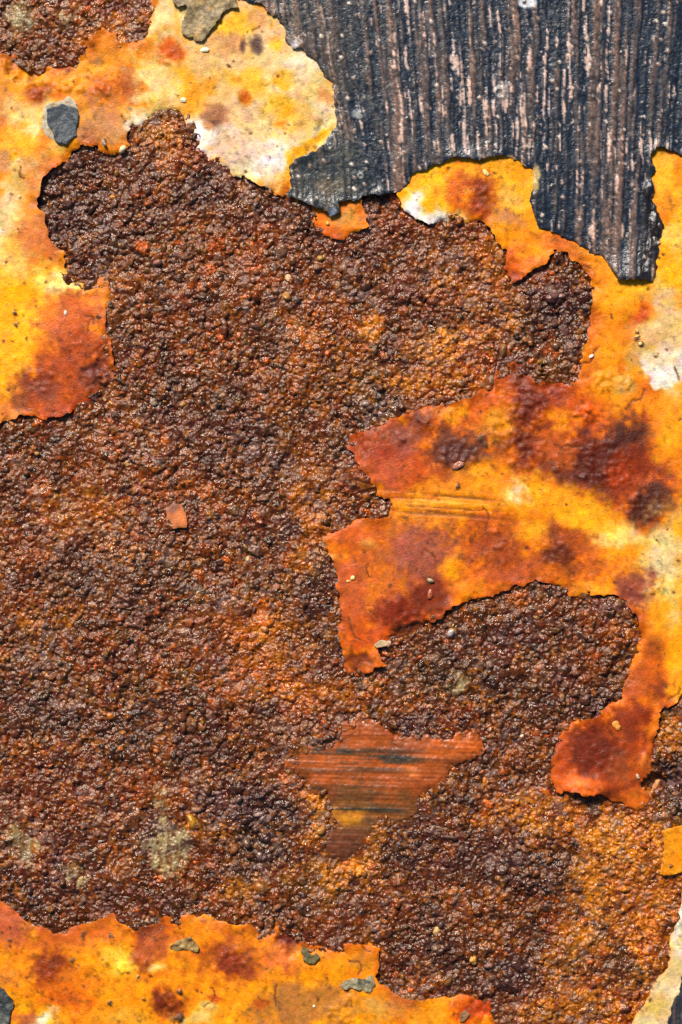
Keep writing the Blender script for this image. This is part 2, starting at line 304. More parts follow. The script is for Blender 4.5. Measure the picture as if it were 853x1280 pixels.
for s in STAINS:
    e_ = 1.34 if sum(s[4]) > 560 else 1.1
    splat(PC, s[0], s[1], s[2] * e_, s[3] * e_, s[4], min(1, s[5] + .08), 0.62, s[6] if len(s) > 6 else 0.0, brk=.45)
for sdf_, k_ in ((sdf_A, .6), (sdf_C, .85), (sdf_F, .8), (sdf_B, .6)):   # rust creeping in from the broken edges
    m = np.exp(-np.maximum(sdf_, 0) / 15.0) * (sdf_ > -4) * smooth(-.5, .5, fbm(GX, GY, 40, 433, 3)) * smooth(560, 430, PC.sum(-1)) * (sdf_D < -3)
    PC += (np.array((180, 90, 32), dtype=np.float32) - PC) * (m * k_)[..., None]
# the pale patch on the right has a crisp lower edge
pale = poly_sdf([(798, 440), (806, 466), (812, 484), (822, 491), (834, 490), (846, 480), (870, 474), (880, 430), (840, 420)]) + EDGE_A * 3 + EDGE_B * 1.5
m = smooth(-1.5, 3, pale) * smooth(418, 468, GY + BREAK * 12)
PC += (np.array((236, 228, 214), dtype=np.float32) - PC) * (m * 0.95)[..., None]
# cream strip lower right
m = smooth(-2, 2, sdf_H)[..., None]
cc = np.array((222, 198, 154), dtype=np.float32) + (fbm(GX, GY, 22, 431, 4)[..., None] * np.array((16, 18, 22), dtype=np.float32))
PC += (cc - PC) * m
splat(PC, 852, 1150, 8, 40, (240, 232, 214), .9)
splat(PC, 815, 1255, 16, 14, (214, 176, 96), .7)
# broad mottling and small freckles of the coat
mot = MOT
PC *= (.97 + 0.10 * mot + 0.06 * FINE)[..., None]
PC[..., 2] *= 1 + 0.08 * fbm(GX, GY, 11, 442, 3)
PC[..., 1] *= 1 + 0.045 * fbm(GX, GY, 9, 443, 3)


mixc_ = smooth(.35, 1.0, fbm(GX, GY, 5, 444, 3, .75) + .3 * CLOUD)
PC *= (1 - .26 * mixc_)[..., None]


def punch(C, gam, sat):
    C = np.clip(C, 0, 255)
    l = (C @ np.array((.3, .59, .11), dtype=np.float32))[..., None]
    C = np.clip(l + (C - l) * (sat * (.84 + .16 * smooth(60, 150, l))), 0, 255)
    return (255 * (C / 255) ** gam).astype(np.float32)


PC = punch(PC, 1.18, 1.13)

# ------------------------------------------------------------------ relief of the undercoat
PH = PAINT_LEVEL + fbm(GX, GY, 150, 451, 3) * 2.0 + fbm(GX, GY, 34, 452, 4) * 1.3 + fbm(GX, GY, 8, 453, 3) * 0.28


def stamp(H, C, x, y, r, h, asp=1.0, ang=0.0, ring=False, col=None, add=False, wob=0.22):
    R = r * max(1.0, asp) * 1.15
    i0 = max(0, int((x - R - X0) / G))
    i1 = min(NX, int((x + R - X0) / G) + 2)
    j0 = max(0, int((y - R - Y0) / G))
    j1 = min(NY, int((y + R - Y0) / G) + 2)
    if i1 - i0 < 2 or j1 - j0 < 2:
        return
    sl = (slice(j0, j1), slice(i0, i1))
    dx = xs[i0:i1][None, :] - x
    dy = ys[j0:j1][:, None] - y
    c, s = math.cos(ang), math.sin(ang)
    u = (dx * c + dy * s) / (r * asp)
    v = (-dx * s + dy * c) / (r / asp ** 0.5)
    d = u * u + v * v + FINE[sl] * wob
    if ring:
        d = np.sqrt(np.maximum(d, 0))
        f = np.exp(-((d - 0.66) / 0.2) ** 2) * (d < 1.15)
    else:
        f = np.sqrt(np.clip(1 - d, 0, 1))
    if add:
        H[sl] += h * f
        if col is not None:
            C[sl] += (np.array(col, dtype=np.float32) - C[sl]) * np.clip(f * 1.6, 0, 1)[..., None]
        return
    zb = H0[min(NY - 1, max(0, int((y - Y0) / G))), min(NX - 1, max(0, int((x - X0) / G)))]
    z = zb + h * f
    win = (z > H[sl]) & (f > 0.02)
    Hs = H[sl]
    Hs[win] = z[win]
    if col is not None:
        Cs = C[sl]
        Cs[win] = col


# rust pushing up under and through the coat where it is stained dark
BUMPS = [(742, 582, 50, 34, 150), (806, 634, 26, 18, 50), (660, 500, 26, 36, 90), (656, 560, 26, 26, 60), (572, 568, 24, 20, 80), (535, 528, 12, 10, 22), (700, 690, 22, 18, 34), (625, 684, 20, 20, 18), (733, 517, 14, 11, 60), (126, 462, 16, 18, 34), (50, 476, 18, 14, 22), (744, 940, 40, 34, 40), (516, 780, 26, 14, 30), (62, 1214, 14, 12, 14), (286, 1200, 26, 16, 40), (212, 1250, 12, 10, 14), (366, 1170, 20, 9, 24), (500, 545, 30, 16, 26), (165, 1205, 20, 12, 34), (50, 118, 11, 8, 18), (126, 118, 12, 11, 26), (215, 72, 12, 9, 16), (604, 248, 14, 20, 16), (760, 478, 30, 14, 60), (635, 530, 24, 30, 60), (794, 742, 12, 16, 14), (70, 105, 40, 12, 40), (430, 1262, 22, 18, 50), (725, 400, 30, 40, 14), (655, 455, 16, 12, 30)]
for bx, by, rx, ry, n in BUMPS:
    for k in range(n):
        a = random.random() * 6.283
        q = math.sqrt(random.random())
        r = random.uniform(1.8, 4.6)
        stamp(PH, PC, bx + rx * q * math.cos(a), by + ry * q * math.sin(a), r, r * random.uniform(.12, .36), random.uniform(1, 1.4), a * 3, ring=random.random() < .08, add=True)
# scattered grit, pits and dark freckles
for k in range(1300):
    x, y = random.uniform(X0, X1), random.uniform(Y0, Y1)
    r = random.uniform(1.1, 2.2)
    if random.random() < .6:
        stamp(PH, PC, x, y, r, r * random.uniform(.3, .7), random.uniform(1, 1.5), x, add=True)
    else:
        stamp(PH, PC, x, y, r, -r * random.uniform(.2, .5), random.uniform(1, 1.6), x, add=True, col=(96, 50, 22))
for x, y, r in [(20, 390, 5), (21, 407, 3.4), (131, 178, 5), (15, 244, 2.5), (25, 245, 2.5), (292, 76, 2.4), (573, 611, 5), (488, 732, 4), (537, 724, 4.4), (138, 1170, 3), (90, 1203, 4), (138, 1252, 5), (226, 1238, 6), (225, 1272, 7), (180, 1250, 3.4), (105, 1170, 4), (12, 1178, 3.2), (796, 420, 5), (800, 430, 4), (840, 1083, 2.6), (640, 530, 3), (604, 548, 6), (606, 553, 4)]:
    for q in range(3):
        stamp(PH, PC, x + random.gauss(0, r * .35), y + random.gauss(0, r * .5), r * random.uniform(.35, .6), r * .3, random.uniform(1, 1.6), x + q, add=True, col=(84, 56, 36), wob=.7)
# blisters and the lifted lip low on the right coat
for x, y, rx, ry, h in [(738, 982, 30, 12, 7), (806, 950, 9, 16, 4), (530, 700, 46, 40, 2.5), (75, 420, 30, 26, 2.5), (345, 190, 40, 24, 2.0), (460, 680, 14, 10, 2.2), (690, 625, 40, 22, 1.5), (14, 1150, 26, 24, 3.0), (565, 706, 18, 16, 1.6), (500, 752, 9, 9, 2.0), (795, 890, 20, 26, 2.0)]:
    d = ((GX - x + WARPX * .3) / rx) ** 2 + ((GY - y + WARPY * .3) / ry) ** 2
    PH += h * np.exp(-d * 1.4)
# wire-brush scratches across the right coat
scr = vnoise(GX * 0.010 + 3, (GY - GX * 0.07) * 0.40, 1.0, 462) + 0.8 * vnoise(GX * 0.015, (GY - GX * 0.07) * 0.75, 1.0, 463)
band = np.exp(-(((GX - 552) / 80) ** 4)) * np.exp(-(((GY - GX * 0.07 - 592) / 15) ** 4))
PH -= scr * band * 1.1
PC *= (1 - 0.5 * smooth(0.1, 0.7, scr) * band)[..., None]
PC += ((np.array((246, 186, 60), dtype=np.float32) - PC) * (0.5 * smooth(0.3, 0.9, -scr) * band)[..., None])

# hairline cracks
for k in range(70):
    x, y = random.uniform(0, 853), random.uniform(0, 1280)
    a = random.random() * 6.283
    for q in range(random.randint(8, 26)):
        stamp(PH, PC, x, y, random.uniform(1.0, 1.5), -.8, 1.2, a, add=True, col=(112, 56, 22))
        a += random.uniform(-.5, .5)
        x += 1.5 * math.cos(a)
        y += 1.5 * math.sin(a)
# where rust creeps over the coat its edge sinks into the crust
SINK = np.zeros((NY, NX), dtype=np.float32)
for x, y, rx, ry, v in [(640, 462, 30, 24, 8.5), (655, 450, 22, 16, 9), (140, 465, 22, 26, 6.5), (105, 352, 22, 9, 6), (30, 72, 46, 14, 7), (85, 80, 18, 10, 6), (516, 796, 26, 14, 7), (430, 830, 26, 18, 4), (440, 545, 18, 18, 5), (795, 1018, 22, 8, 4), (366, 1166, 34, 16, 6), (395, 1186, 34, 10, 5), (636, 345, 20, 14, 3), (625, 1270, 20, 24, 5), (690, 476, 34, 8, 4), (735, 380, 10, 40, 3), (440, 575, 14, 30, 3)]:
    splat(SINK, x, y, rx, ry, v, 1.0, 0.6, brk=0.5)


def curl(sdf, seed, lo=-3.0, hi=3.6, width=7.0):
    n = smooth(-0.6, 0.7, fbm(GX, GY, 30, seed, 3))
    return (lo + (hi - lo) * n) * np.exp(-np.maximum(sdf, 0) / width)


# ------------------------------------------------------------------ rust: relief and colour
RC = np.empty((NY, NX, 3), dtype=np.float32)
RC[:] = (134, 64, 18)
n1 = fbm(GX, GY, 60, 501, 5, 0.62)
n2 = fbm(GX, GY, 38, 502, 5, 0.62)
n3 = fbm(GX, GY, 26, 503, 5, 0.65)


def mixc(C, m, col):
    C += (np.array(col, dtype=np.float32) - C) * m[..., None]


mixc(RC, smooth(0.0, 0.8, n1) * .8, (98, 50, 36))
mixc(RC, smooth(0.05, 0.8, n2) * .8, (172, 82, 14))
mixc(RC, smooth(0.2, 0.9, n3) * .7, (82, 34, 24))
mixc(RC, smooth(0.3, 0.9, -n3) * .6, (132, 92, 62))
mixc(RC, smooth(0.35, 0.95, fbm(GX, GY, 34, 504, 4, .65)) * .7, (186, 122, 30))
RTINT = [
    (545, 432, 26, 18, (220, 168, 52), .85), (465, 410, 16, 14, (212, 150, 42), .7), (600, 380, 46, 26, (176, 108, 40), .6), (640, 390, 18, 30, (196, 124, 44), .7), (520, 470, 60, 20, (176, 104, 30), .7), (590, 450, 26, 22, (196, 112, 26), .7), (470, 500, 30, 26, (110, 86, 84), .7), (435, 470, 30, 22, (120, 88, 76), .6),
    (203, 158, 30, 16, (180, 124, 62), .85), (205, 185, 40, 14, (164, 72, 22), .7), (470, 270, 46, 26, (156, 74, 26), .7), (600, 300, 34, 20, (170, 104, 44), .6), (560, 330, 46, 26, (146, 72, 30), .6), (695, 400, 44, 50, (112, 66, 56), .8), (690, 455, 34, 22, (146, 104, 52), .7), (690, 430, 16, 10, (186, 96, 34), .7), (660, 430, 14, 22, (140, 74, 52), .8),
    (110, 280, 60, 60, (92, 48, 44), .6), (100, 240, 30, 20, (120, 60, 30), .5), (300, 360, 90, 60, (128, 62, 32), .5), (360, 330, 40, 40, (126, 50, 22), .6), (460, 355, 24, 16, (104, 82, 92), .6), (380, 560, 50, 50, (124, 84, 46), .6), (280, 470, 80, 40, (134, 84, 54), .6),
    (60, 780, 40, 26, (136, 92, 32), .6), (40, 690, 50, 40, (140, 62, 24), .5), (120, 720, 70, 50, (120, 72, 54), .6), (220, 790, 50, 30, (134, 84, 40), .6), (330, 800, 46, 40, (170, 78, 16), .7), (360, 860, 60, 16, (176, 70, 12), .8), (300, 840, 30, 20, (150, 58, 12), .7), (360, 760, 30, 30, (150, 86, 30), .6), (240, 850, 14, 18, (70, 70, 80), .6), (390, 650, 30, 40, (150, 98, 44), .5),
    (40, 880, 60, 40, (112, 78, 62), .6), (190, 890, 60, 30, (108, 74, 70), .6), (100, 980, 80, 40, (116, 52, 28), .7), (180, 920, 8, 26, (150, 100, 40), .6), (60, 1110, 50, 20, (84, 40, 38), .7), (150, 1120, 50, 30, (120, 56, 32), .6), (120, 1060, 60, 30, (112, 48, 40), .6), (310, 1020, 60, 34, (82, 40, 36), .8), (240, 1028, 14, 12, (226, 166, 34), .8), (270, 1036, 26, 8, (190, 132, 48), .7), (318, 1062, 38, 24, (112, 98, 102), .8), (340, 1100, 40, 20, (150, 130, 92), .6), (290, 1110, 30, 14, (160, 92, 24), .7),
    (400, 1100, 40, 30, (158, 112, 48), .7), (390, 1010, 12, 40, (196, 136, 44), .7), (440, 1090, 26, 16, (200, 140, 44), .8), (470, 1050, 10, 20, (210, 150, 36), .8), (350, 930, 40, 30, (150, 92, 40), .5),
    (545, 850, 60, 30, (112, 86, 66), .7), (480, 860, 50, 20, (150, 86, 36), .7), (650, 790, 60, 30, (104, 54, 34), .6), (740, 790, 40, 30, (110, 48, 30), .7), (755, 780, 10, 34, (170, 76, 16), .7), (770, 760, 22, 16, (140, 104, 44), .6), (730, 880, 30, 20, (86, 58, 60), .7), (600, 770, 50, 14, (124, 80, 28), .6), (770, 860, 14, 10, (150, 130, 106), .6), (640, 860, 50, 40, (118, 62, 40), .6), (680, 920, 20, 40, (120, 60, 24), .6),
    (560, 1000, 40, 30, (104, 52, 38), .7), (520, 1060, 50, 40, (92, 44, 36), .7), (660, 1020, 46, 22, (206, 136, 34), .85), (610, 975, 20, 20, (170, 120, 60), .6), (620, 1080, 60, 40, (96, 52, 46), .7), (700, 1030, 50, 16, (170, 88, 22), .7), (540, 1180, 70, 50, (98, 46, 30), .6), (645, 1215, 34, 28, (74, 34, 36), .85), (700, 1200, 30, 26, (168, 124, 40), .7), (800, 1120, 34, 90, (198, 116, 26), .9), (770, 1060, 40, 30, (206, 136, 28), .85), (740, 1130, 24, 30, (196, 116, 30), .8), (735, 1172, 20, 14, (222, 158, 30), .85), (745, 1215, 24, 16, (96, 72, 56), .8), (780, 1190, 14, 16, (92, 50, 44), .7), (760, 1250, 70, 40, (194, 106, 24), .85), (795, 1220, 14, 12, (110, 90, 34), .7), (700, 1090, 30, 24, (90, 46, 40), .7), (690, 1270, 50, 20, (150, 90, 40), .6), (745, 1090, 12, 8, (70, 40, 30), .7), (800, 1030, 24, 12, (190, 104, 24), .7),
    (150, 30, 44, 26, (178, 100, 34), .75), (60, 60, 50, 20, (126, 56, 34), .7), (40, 30, 44, 30, (128, 84, 56), .7), (120, 20, 30, 30, (136, 66, 30), .6), (838, 915, 20, 26, (150, 96, 26), .8), (838, 960, 22, 14, (70, 34, 22), .7), (840, 1010, 22, 14, (76, 66, 62), .8), (815, 1020, 18, 10, (150, 76, 24), .7),
]
for s in RTINT:
    splat(RC, s[0], s[1], s[2], s[3], s[4], s[5], 0.7, brk=0.7)

H0 = (fbm(GX, GY, 70, 511, 4) * 3.2 + fbm(GX, GY, 18, 512, 3) * 1.9 - 1.2).astype(np.float32)
# pits
for x, y, rx, ry, v in [(828, 982, 26, 13, -16), (838, 960, 14, 8, -6), (100, 268, 60, 40, -2), (560, 1020, 60, 50, -1)]:
    H0 += v * np.exp(-(((GX - x) / rx) ** 2 + ((GY - y) / ry) ** 2))
H0 = H0.astype(np.float32)
RIDGE = 1 - np.abs(fbm(GX, GY, 9, 514, 3, .6)) * 1.6
RH = H0 + FINE * 0.9 + fbm(GX, GY, 7, 513, 3) * 1.2 + RIDGE * 1.0
SIZE = 1.0 + 0.42 * fbm(GX, GY, 60, 521, 4)
for x, y, rx, ry, v in [(790, 1140, 50, 130, .62), (470, 270, 60, 40, .7), (600, 320, 60, 40, .8), (160, 25, 50, 40, .7), (130, 290, 90, 80, 1.2), (650, 1180, 80, 70, 1.25), (690, 400, 40, 60, 1.25), (300, 1030, 70, 50, 1.25), (730, 830, 50, 60, 1.15), (380, 600, 60, 80, .85)]:
    splat(SIZE, x, y, rx, ry, v, .9, .6)
HOLES = np.maximum.reduce([sdf_A, sdf_B, sdf_C, sdf_F, sdf_G, sdf_H])
SMOOTHP = np.maximum.reduce([poly_sdf(p) for p in BARE]) + EDGE_A * 5 + EDGE_B * 3
BARE_M = smooth(-3, 6, SMOOTHP) * (.35 + .65 * smooth(-.5, .4, vnoise(GX * .35, GY * .12, 1.0, 532) + BREAK * .6))
NG = 60000
px = RNG.uniform(X0, X1, NG)
py = RNG.uniform(Y0, Y1, NG)
gi = np.clip(((px - X0) / G).astype(int), 0, NX - 1)
gj = np.clip(((py - Y0) / G).astype(int), 0, NY - 1)
SIZE = np.clip(SIZE, .5, 1.6)
rad = np.clip(np.exp(RNG.normal(math.log(1.8), 0.58, NG)), 1.15, 7.5) * SIZE[gj, gi]
hgt = np.minimum(rad, 4.5) * RNG.uniform(0.5, 1.2, NG)
skip = (HOLES[gj, gi] > 12) | (sdf_D[gj, gi] > 30) | (SMOOTHP[gj, gi] > 1) | (sdf_E[gj, gi] > 3 + 14 * smooth(.05, .5, BREAK[gj, gi]))
ang = RNG.uniform(0, 3.14, NG)
asp = RNG.uniform(1.0, 1.7, NG)
kind = RNG.random(NG)
jit = RNG.normal(0, 1, (NG, 3))
base = RC[gj, gi]
gc = base * np.exp(jit[:, :1] * 0.26) * (1 + jit[:, 1:2] * np.array([0.03, -0.08, -0.14]))
for lo, hi, c, a in [(0, .09, (158, 132, 124), .6), (.11, .19, (66, 32, 22), .7), (.19, .26, (178, 88, 20), .6), (.26, .31, (206, 146, 52), .55), (.31, .33, (214, 196, 176), .6), (.33, .38, (118, 86, 84), .55), (.40, .44, (150, 52, 12), .35)]:
    q = (kind >= lo) & (kind < hi)
    gc[q] += (np.array(c) - gc[q]) * a
order = np.where(~skip)[0]
ringy = RNG.random(NG) < 0.10
GRAIN_C = RC.copy()
for k in order:
    r = float(rad[k])
    if ringy[k] and r > 2.6:
        stamp(RH, GRAIN_C, px[k], py[k], r * 1.4, float(hgt[k]) * .7, float(asp[k]), float(ang[k]), ring=True, col=gc[k], wob=.6)
    else:
        stamp(RH, GRAIN_C, px[k], py[k], r, float(hgt[k]), float(asp[k]), float(ang[k]), col=gc[k], wob=.75)
# a fused, earthy matrix of rust in which the grains sit more or less deep
film = fbm(GX, GY, 42, 517, 4, .65)
for x, y, rx, ry in [(800, 1140, 40, 110), (770, 1240, 60, 40), (645, 1215, 40, 34), (310, 1030, 60, 40), (640, 1080, 60, 40), (730, 860, 40, 30)]:
    splat(film, x, y, rx, ry, -1.0, .9, .6)
LEVEL = H0 - .3 + 4.4 * smooth(-.15, 1.0, film) + FINE * .45 + fbm(GX, GY, 8, 518, 3) * 1.2
MATC = np.empty((NY, NX, 3), dtype=np.float32)
MATC[:] = (136, 70, 16)
mixc(MATC, smooth(-.1, .8, fbm(GX, GY, 30, 519, 4, .65)) * .9, (180, 96, 16))
mixc(MATC, smooth(.1, .8, fbm(GX, GY, 24, 520, 4, .65)) * .8, (88, 40, 18))
mixc(MATC, smooth(.35, .9, fbm(GX, GY, 26, 522, 4, .65)) * .8, (196, 136, 34))
MATC = MATC * .5 + RC * .5
sub = smooth(-.5, .6, LEVEL - RH)
GRAIN_C += (MATC - GRAIN_C) * sub[..., None]
RH = np.maximum(RH, LEVEL)
RH += FINE * 0.5 + fbm(GX, GY, 6, 515, 2) * .5
RC = GRAIN_C * .9 + RC * .1
fn = fbm(GX, GY, 6, 516, 3, .7)
mixc(RC, smooth(.25, .9, fn) * .5, (196, 104, 24))
mixc(RC, smooth(.3, .9, -fn) * .4, (76, 38, 20))
RC *= (1 + 0.10 * FINE)[..., None]
POW = np.zeros((NY, NX), dtype=np.float32)
for x, y, rx, ry, v in [(802, 1130, 32, 100, 1), (775, 1058, 44, 30, 1), (765, 1250, 70, 42, .9), (735, 1172, 26, 18, 1), (700, 1200, 30, 22, .5), (658, 1024, 52, 20, .9), (545, 432, 30, 20, .9), (465, 412, 18, 14, .6), (360, 860, 60, 14, .7), (330, 800, 44, 30, .6), (440, 1092, 32, 14, .8), (392, 1010, 12, 42, .8), (470, 1052, 10, 22, .9), (620, 395, 34, 24, .6), (520, 480, 60, 16, .6), (400, 430, 40, 40, .35), (390, 660, 24, 60, .5), (270, 1036, 28, 8, .7), (300, 1110, 30, 12, .6), (60, 770, 40, 30, .4), (150, 35, 36, 20, .6), (205, 170, 30, 26, .5), (590, 330, 50, 40, .4), (745, 1110, 30, 40, .7), (420, 860, 50, 16, .5), (100, 640, 40, 30, .35), (800, 1030, 26, 12, .8), (838, 910, 16, 22, .6), (690, 1270, 50, 18, .5)]:
    splat(POW, x, y, rx * 1.1, ry * 1.1, v, 1.0, .7, brk=.6)
pw = POW * smooth(-.75, .35, fbm(GX, GY, 5, 523, 3, .7) + .5 * film)
powc = np.array((208, 122, 8), dtype=np.float32) + smooth(-.2, .7, fbm(GX, GY, 18, 524, 3))[..., None] * np.array((22, 36, 14), dtype=np.float32)
RC += (powc - RC) * (pw * .85)[..., None]
AMB = np.zeros((NY, NX), dtype=np.float32)
for x, y, rx, ry, v in [(360, 330, 60, 40, .8), (470, 300, 70, 40, .9), (300, 480, 60, 30, .6), (100, 640, 60, 40, .7), (330, 820, 80, 50, 1), (100, 985, 90, 36, .9), (400, 880, 80, 20, .9), (740, 780, 40, 30, .8), (200, 195, 60, 20, .9), (560, 340, 60, 30, .8), (160, 1130, 60, 30, .6), (50, 700, 50, 40, .6), (560, 1150, 80, 40, .6), (200, 620, 40, 30, .6), (390, 600, 30, 60, .6), (250, 280, 60, 30, .5), (560, 470, 60, 20, .8), (690, 1020, 60, 14, .8), (180, 440, 40, 20, .6), (210, 540, 40, 14, .7), (70, 50, 60, 24, .6), (540, 920, 60, 14, .4)]:
    splat(AMB, x, y, rx, ry, v, 1.0, .8, brk=.7)
mixc(RC, AMB * smooth(-.7, .4, fbm(GX, GY, 6, 526, 3, .7)) * .6, (164, 82, 8))
DUSK = np.zeros((NY, NX), dtype=np.float32)
for x, y, rx, ry, v in [(645, 1215, 36, 30, 1), (310, 1020, 60, 30, .9), (520, 1060, 50, 36, .7), (620, 1080, 60, 36, .7), (60, 1108, 50, 18, .8), (110, 280, 60, 60, .6), (730, 880, 30, 18, .9), (640, 790, 50, 30, .6), (695, 390, 40, 40, .7), (460, 355, 20, 14, .9), (470, 500, 30, 22, .7), (700, 1090, 30, 22, .8), (40, 880, 60, 40, .5), (200, 890, 60, 26, .6), (320, 560, 50, 30, .4), (120, 720, 60, 40, .5), (560, 1180, 60, 40, .5), (420, 560, 26, 30, .6), (580, 830, 60, 30, .5), (838, 965, 20, 14, .9)]:
    splat(DUSK, x, y, rx, ry, v, 1.0, .7, brk=.6)
mixc(RC, DUSK * smooth(-.6, .5, fbm(GX, GY, 6, 525, 3, .7)) * .5, (78, 44, 40))
RC[..., 2] *= .70
RC[..., 1] *= 1.13
RC[..., 1] = np.minimum(RC[..., 1], .70 * RC[..., 0] + 4)
RC = punch(RC, 1.66, 1.42)
RC[..., 1] = np.maximum(RC[..., 1] * 1.17, .42 * RC[..., 0])
RC[..., 1] = np.minimum(RC[..., 1], (.54 + .14 * smooth(60, 140, RC[..., 0])) * RC[..., 0] + 5)
RC[..., 2] = np.minimum(RC[..., 2] * .8, .5 * RC[..., 1] + 12)
RC = RC * .9 + np.array((9, 4, 0), dtype=np.float32)
mixc(RC, pw * .75, (204, 116, 4))
mixc(RC, AMB * smooth(-.3, .6, fn) * .65, (164, 74, 2))
mixc(RC, np.clip(DUSK * smooth(-.5, .5, fbm(GX, GY, 7, 533, 3, .7)) * .55, 0, 1), (66, 34, 34))
mixc(RC, smooth(.0, .7, n1) * smooth(-.5, .4, fn) * .6, (66, 28, 24))
RC *= np.exp(.30 * fbm(GX, GY, 30, 534, 4, .7) - .10)[..., None]
g1 = smooth(-.15, .6, fbm(GX, GY, 30, 527, 4, .65))
mixc(RC, sub * g1 * .5, (132, 72, 8))
f1 = fbm(GX, GY, 4.2, 535, 2) + .5 * fbm(GX, GY, 30, 536, 3)
f2 = fbm(GX, GY, 4.6, 537, 2) + .5 * fbm(GX, GY, 40, 538, 3)
f3 = fbm(GX, GY, 5.0, 539, 2) + .5 * fbm(GX, GY, 36, 540, 3)
mixc(RC, smooth(.35, .85, f1) * .6, (190, 106, 12))
mixc(RC, smooth(.3, .8, f2) * .6, (96, 30, 20))
mixc(RC, smooth(.4, .85, f3) * .55, (142, 112, 110))
RC *= .94
mixc(RC, np.clip(pw * smooth(-.5, .4, f1) * .8, 0, 1), (212, 126, 4))
mixc(RC, np.clip(DUSK * (1 - .6 * smooth(.1, .6, f1)) * .3, 0, 1), (60, 26, 28))
l1 = smooth(.12, .65, fbm(GX, GY, 34, 528, 4, .7)) * smooth(-.2, .4, fbm(GX, GY, 6, 529, 2))
mixc(RC, (1 - sub) * l1 * .65, (124, 98, 98))
mixc(RC, (1 - sub) * smooth(.3, .8, fbm(GX, GY, 28, 530, 4, .7)) * .5, (62, 32, 32))
# smooth olive-grey places where mill scale shows
olive = np.array((146, 128, 90), dtype=np.float32) + fbm(GX, GY, 12, 531, 4)[..., None] * np.array((34, 26, 6), dtype=np.float32)
RC += (olive - RC) * (BARE_M * .95)[..., None]
RH += (H0 + 1.8 + FINE * .25 - RH) * (BARE_M * .85)

# ------------------------------------------------------------------ scraped island
scE = .7 * vnoise(GX * 0.010 + 5, (GY - GX * 0.03) * 0.22, 1.0, 541) + .8 * vnoise(GX * 0.014, (GY - GX * 0.03) * 0.55, 1.0, 542) + .7 * vnoise(GX * 0.02, (GY - GX * 0.03) * 0.95, 1.0, 543) + .35 * MOT
EC = np.empty((NY, NX, 3), dtype=np.float32)
EC[:] = (172, 84, 28)
splat(EC, 420, 1025, 110, 42, (118, 74, 36), .9, .4)
splat(EC, 425, 1062, 44, 24, (104, 54, 28), .95)
splat(EC, 580, 930, 30, 20, (206, 104, 36), .9)
splat(EC, 428, 1018, 20, 12, (206, 138, 36), .8)
splat(EC, 500, 930, 24, 10, (150, 66, 36), .6)
splat(EC, 515, 960, 12, 8, (216, 118, 44), .8)
mixc(EC, smooth(.1, 1.2, scE) * .4, (128, 56, 22))
mixc(EC, smooth(.3, 1.2, -scE) * .32, (206, 112, 40))
mixc(EC, smooth(.1, .9, CLOUD + BREAK * .5) * .5, (150, 64, 30))
mixc(EC, np.exp(-np.maximum(sdf_E, 0) / 10) * smooth(-.4, .5, BREAK) * .85, (132, 66, 16))
dk = np.exp(-(((GX - 440) / 85) ** 4)) * np.exp(-(((GY - 950) / 11) ** 2)) + .7 * np.exp(-(((GX - 405) / 40) ** 2)) * np.exp(-(((GY - 936) / 4) ** 2)) + .6 * np.exp(-(((GX - 460) / 90) ** 2)) * np.exp(-(((GY - 1014) / 7) ** 2)) + .6 * np.exp(-(((GX - 400) / 60) ** 2)) * np.exp(-(((GY - 985) / 3) ** 2))
mixc(EC, np.clip(dk * smooth(-.5, .7, scE * 1.2 + BREAK * .5) * 1.5, 0, .95), (62, 52, 42))
EC *= (1 + .07 * FINE + .10 * mot)[..., None]
EC[..., 1] *= 1.06
EC = punch(EC, 1.2, 1.05)
EH = 3.9 + fbm(GX, GY, 40, 551, 3) * 1.5 + scE * 0.45 + FINE * .3 + curl(sdf_E, 552, -4.2, -.4, 7)
EH -= 2.6 * smooth(985, 1010, GY)

# ------------------------------------------------------------------ dark top coat
U = GX + 0.00048 * (GX - 680) * GY / (1 - 0.00048 * 0 + 1e-9) * 1.0
U = GX + 0.00048 * (GX - 680) * GY
wv = fbm(GX, GY, 40, 561, 2) * 1.6
U = U + wv
st1 = vnoise(U, GY * 0.03, 6.2, 562)
st2 = vnoise(U, GY * 0.05, 3.6, 563)
st3 = vnoise(U, GY * 0.1, 2.2, 564)
st0 = vnoise(U, GY * 0.015, 22.0, 565)
streak = 0.5 * st0 + 0.85 * st1 + 0.8 * st2 + 0.5 * st3
DC = np.empty((NY, NX, 3), dtype=np.float32)
DC[:] = (96, 86, 84)
grit = fbm(GX, GY, 3.0, 571, 3, 0.8)
patch = fbm(GX, GY, 55, 572, 3)
mixc(DC, smooth(-.32, .18, streak + grit * .25 + .25 * patch) * .93, (30, 46, 64))
DC *= (1 + .16 * vnoise(GX, GY, 5.0, 578) + .14 * vnoise(GX, GY, 2.4, 579))[..., None]
mixc(DC, smooth(.45, 1.1, -streak + grit * .6 + patch * .3) * .7, (140, 112, 98))
fl = vnoise(U, GY * 0.05, 2.7, 573) + .6 * vnoise(U, GY * 0.1, 2.2, 574) + .45 * vnoise(GX, GY, 9.0, 575)
zone = np.exp(-((GX - 648) / 105) ** 2) * np.exp(-((GY - 130) / 130) ** 2) + .45 * np.exp(-((GX - 500) / 80) ** 2) + .45 * np.exp(-((GX - 770) / 60) ** 2)
mixc(DC, smooth(.66, 1.0, fl + grit * .45 + .45 * zone - .30) * .92, (216, 190, 176))
speck = smooth(.5, .95, grit + patch * .25)
mixc(DC, speck * .55, (178, 152, 132))
mixc(DC, smooth(.3, .9, vnoise(GX, GY, 2.3, 577) + .5 * patch) * smooth(620, 420, GX) * .5, (172, 152, 120))
mixc(DC, smooth(.6, 1.0, -grit) * .5, (34, 30, 32))
splat(DC, 400, 225, 50, 40, (66, 72, 70), .55)
splat(DC, 405, 60, 45, 70, (104, 90, 78), .45)
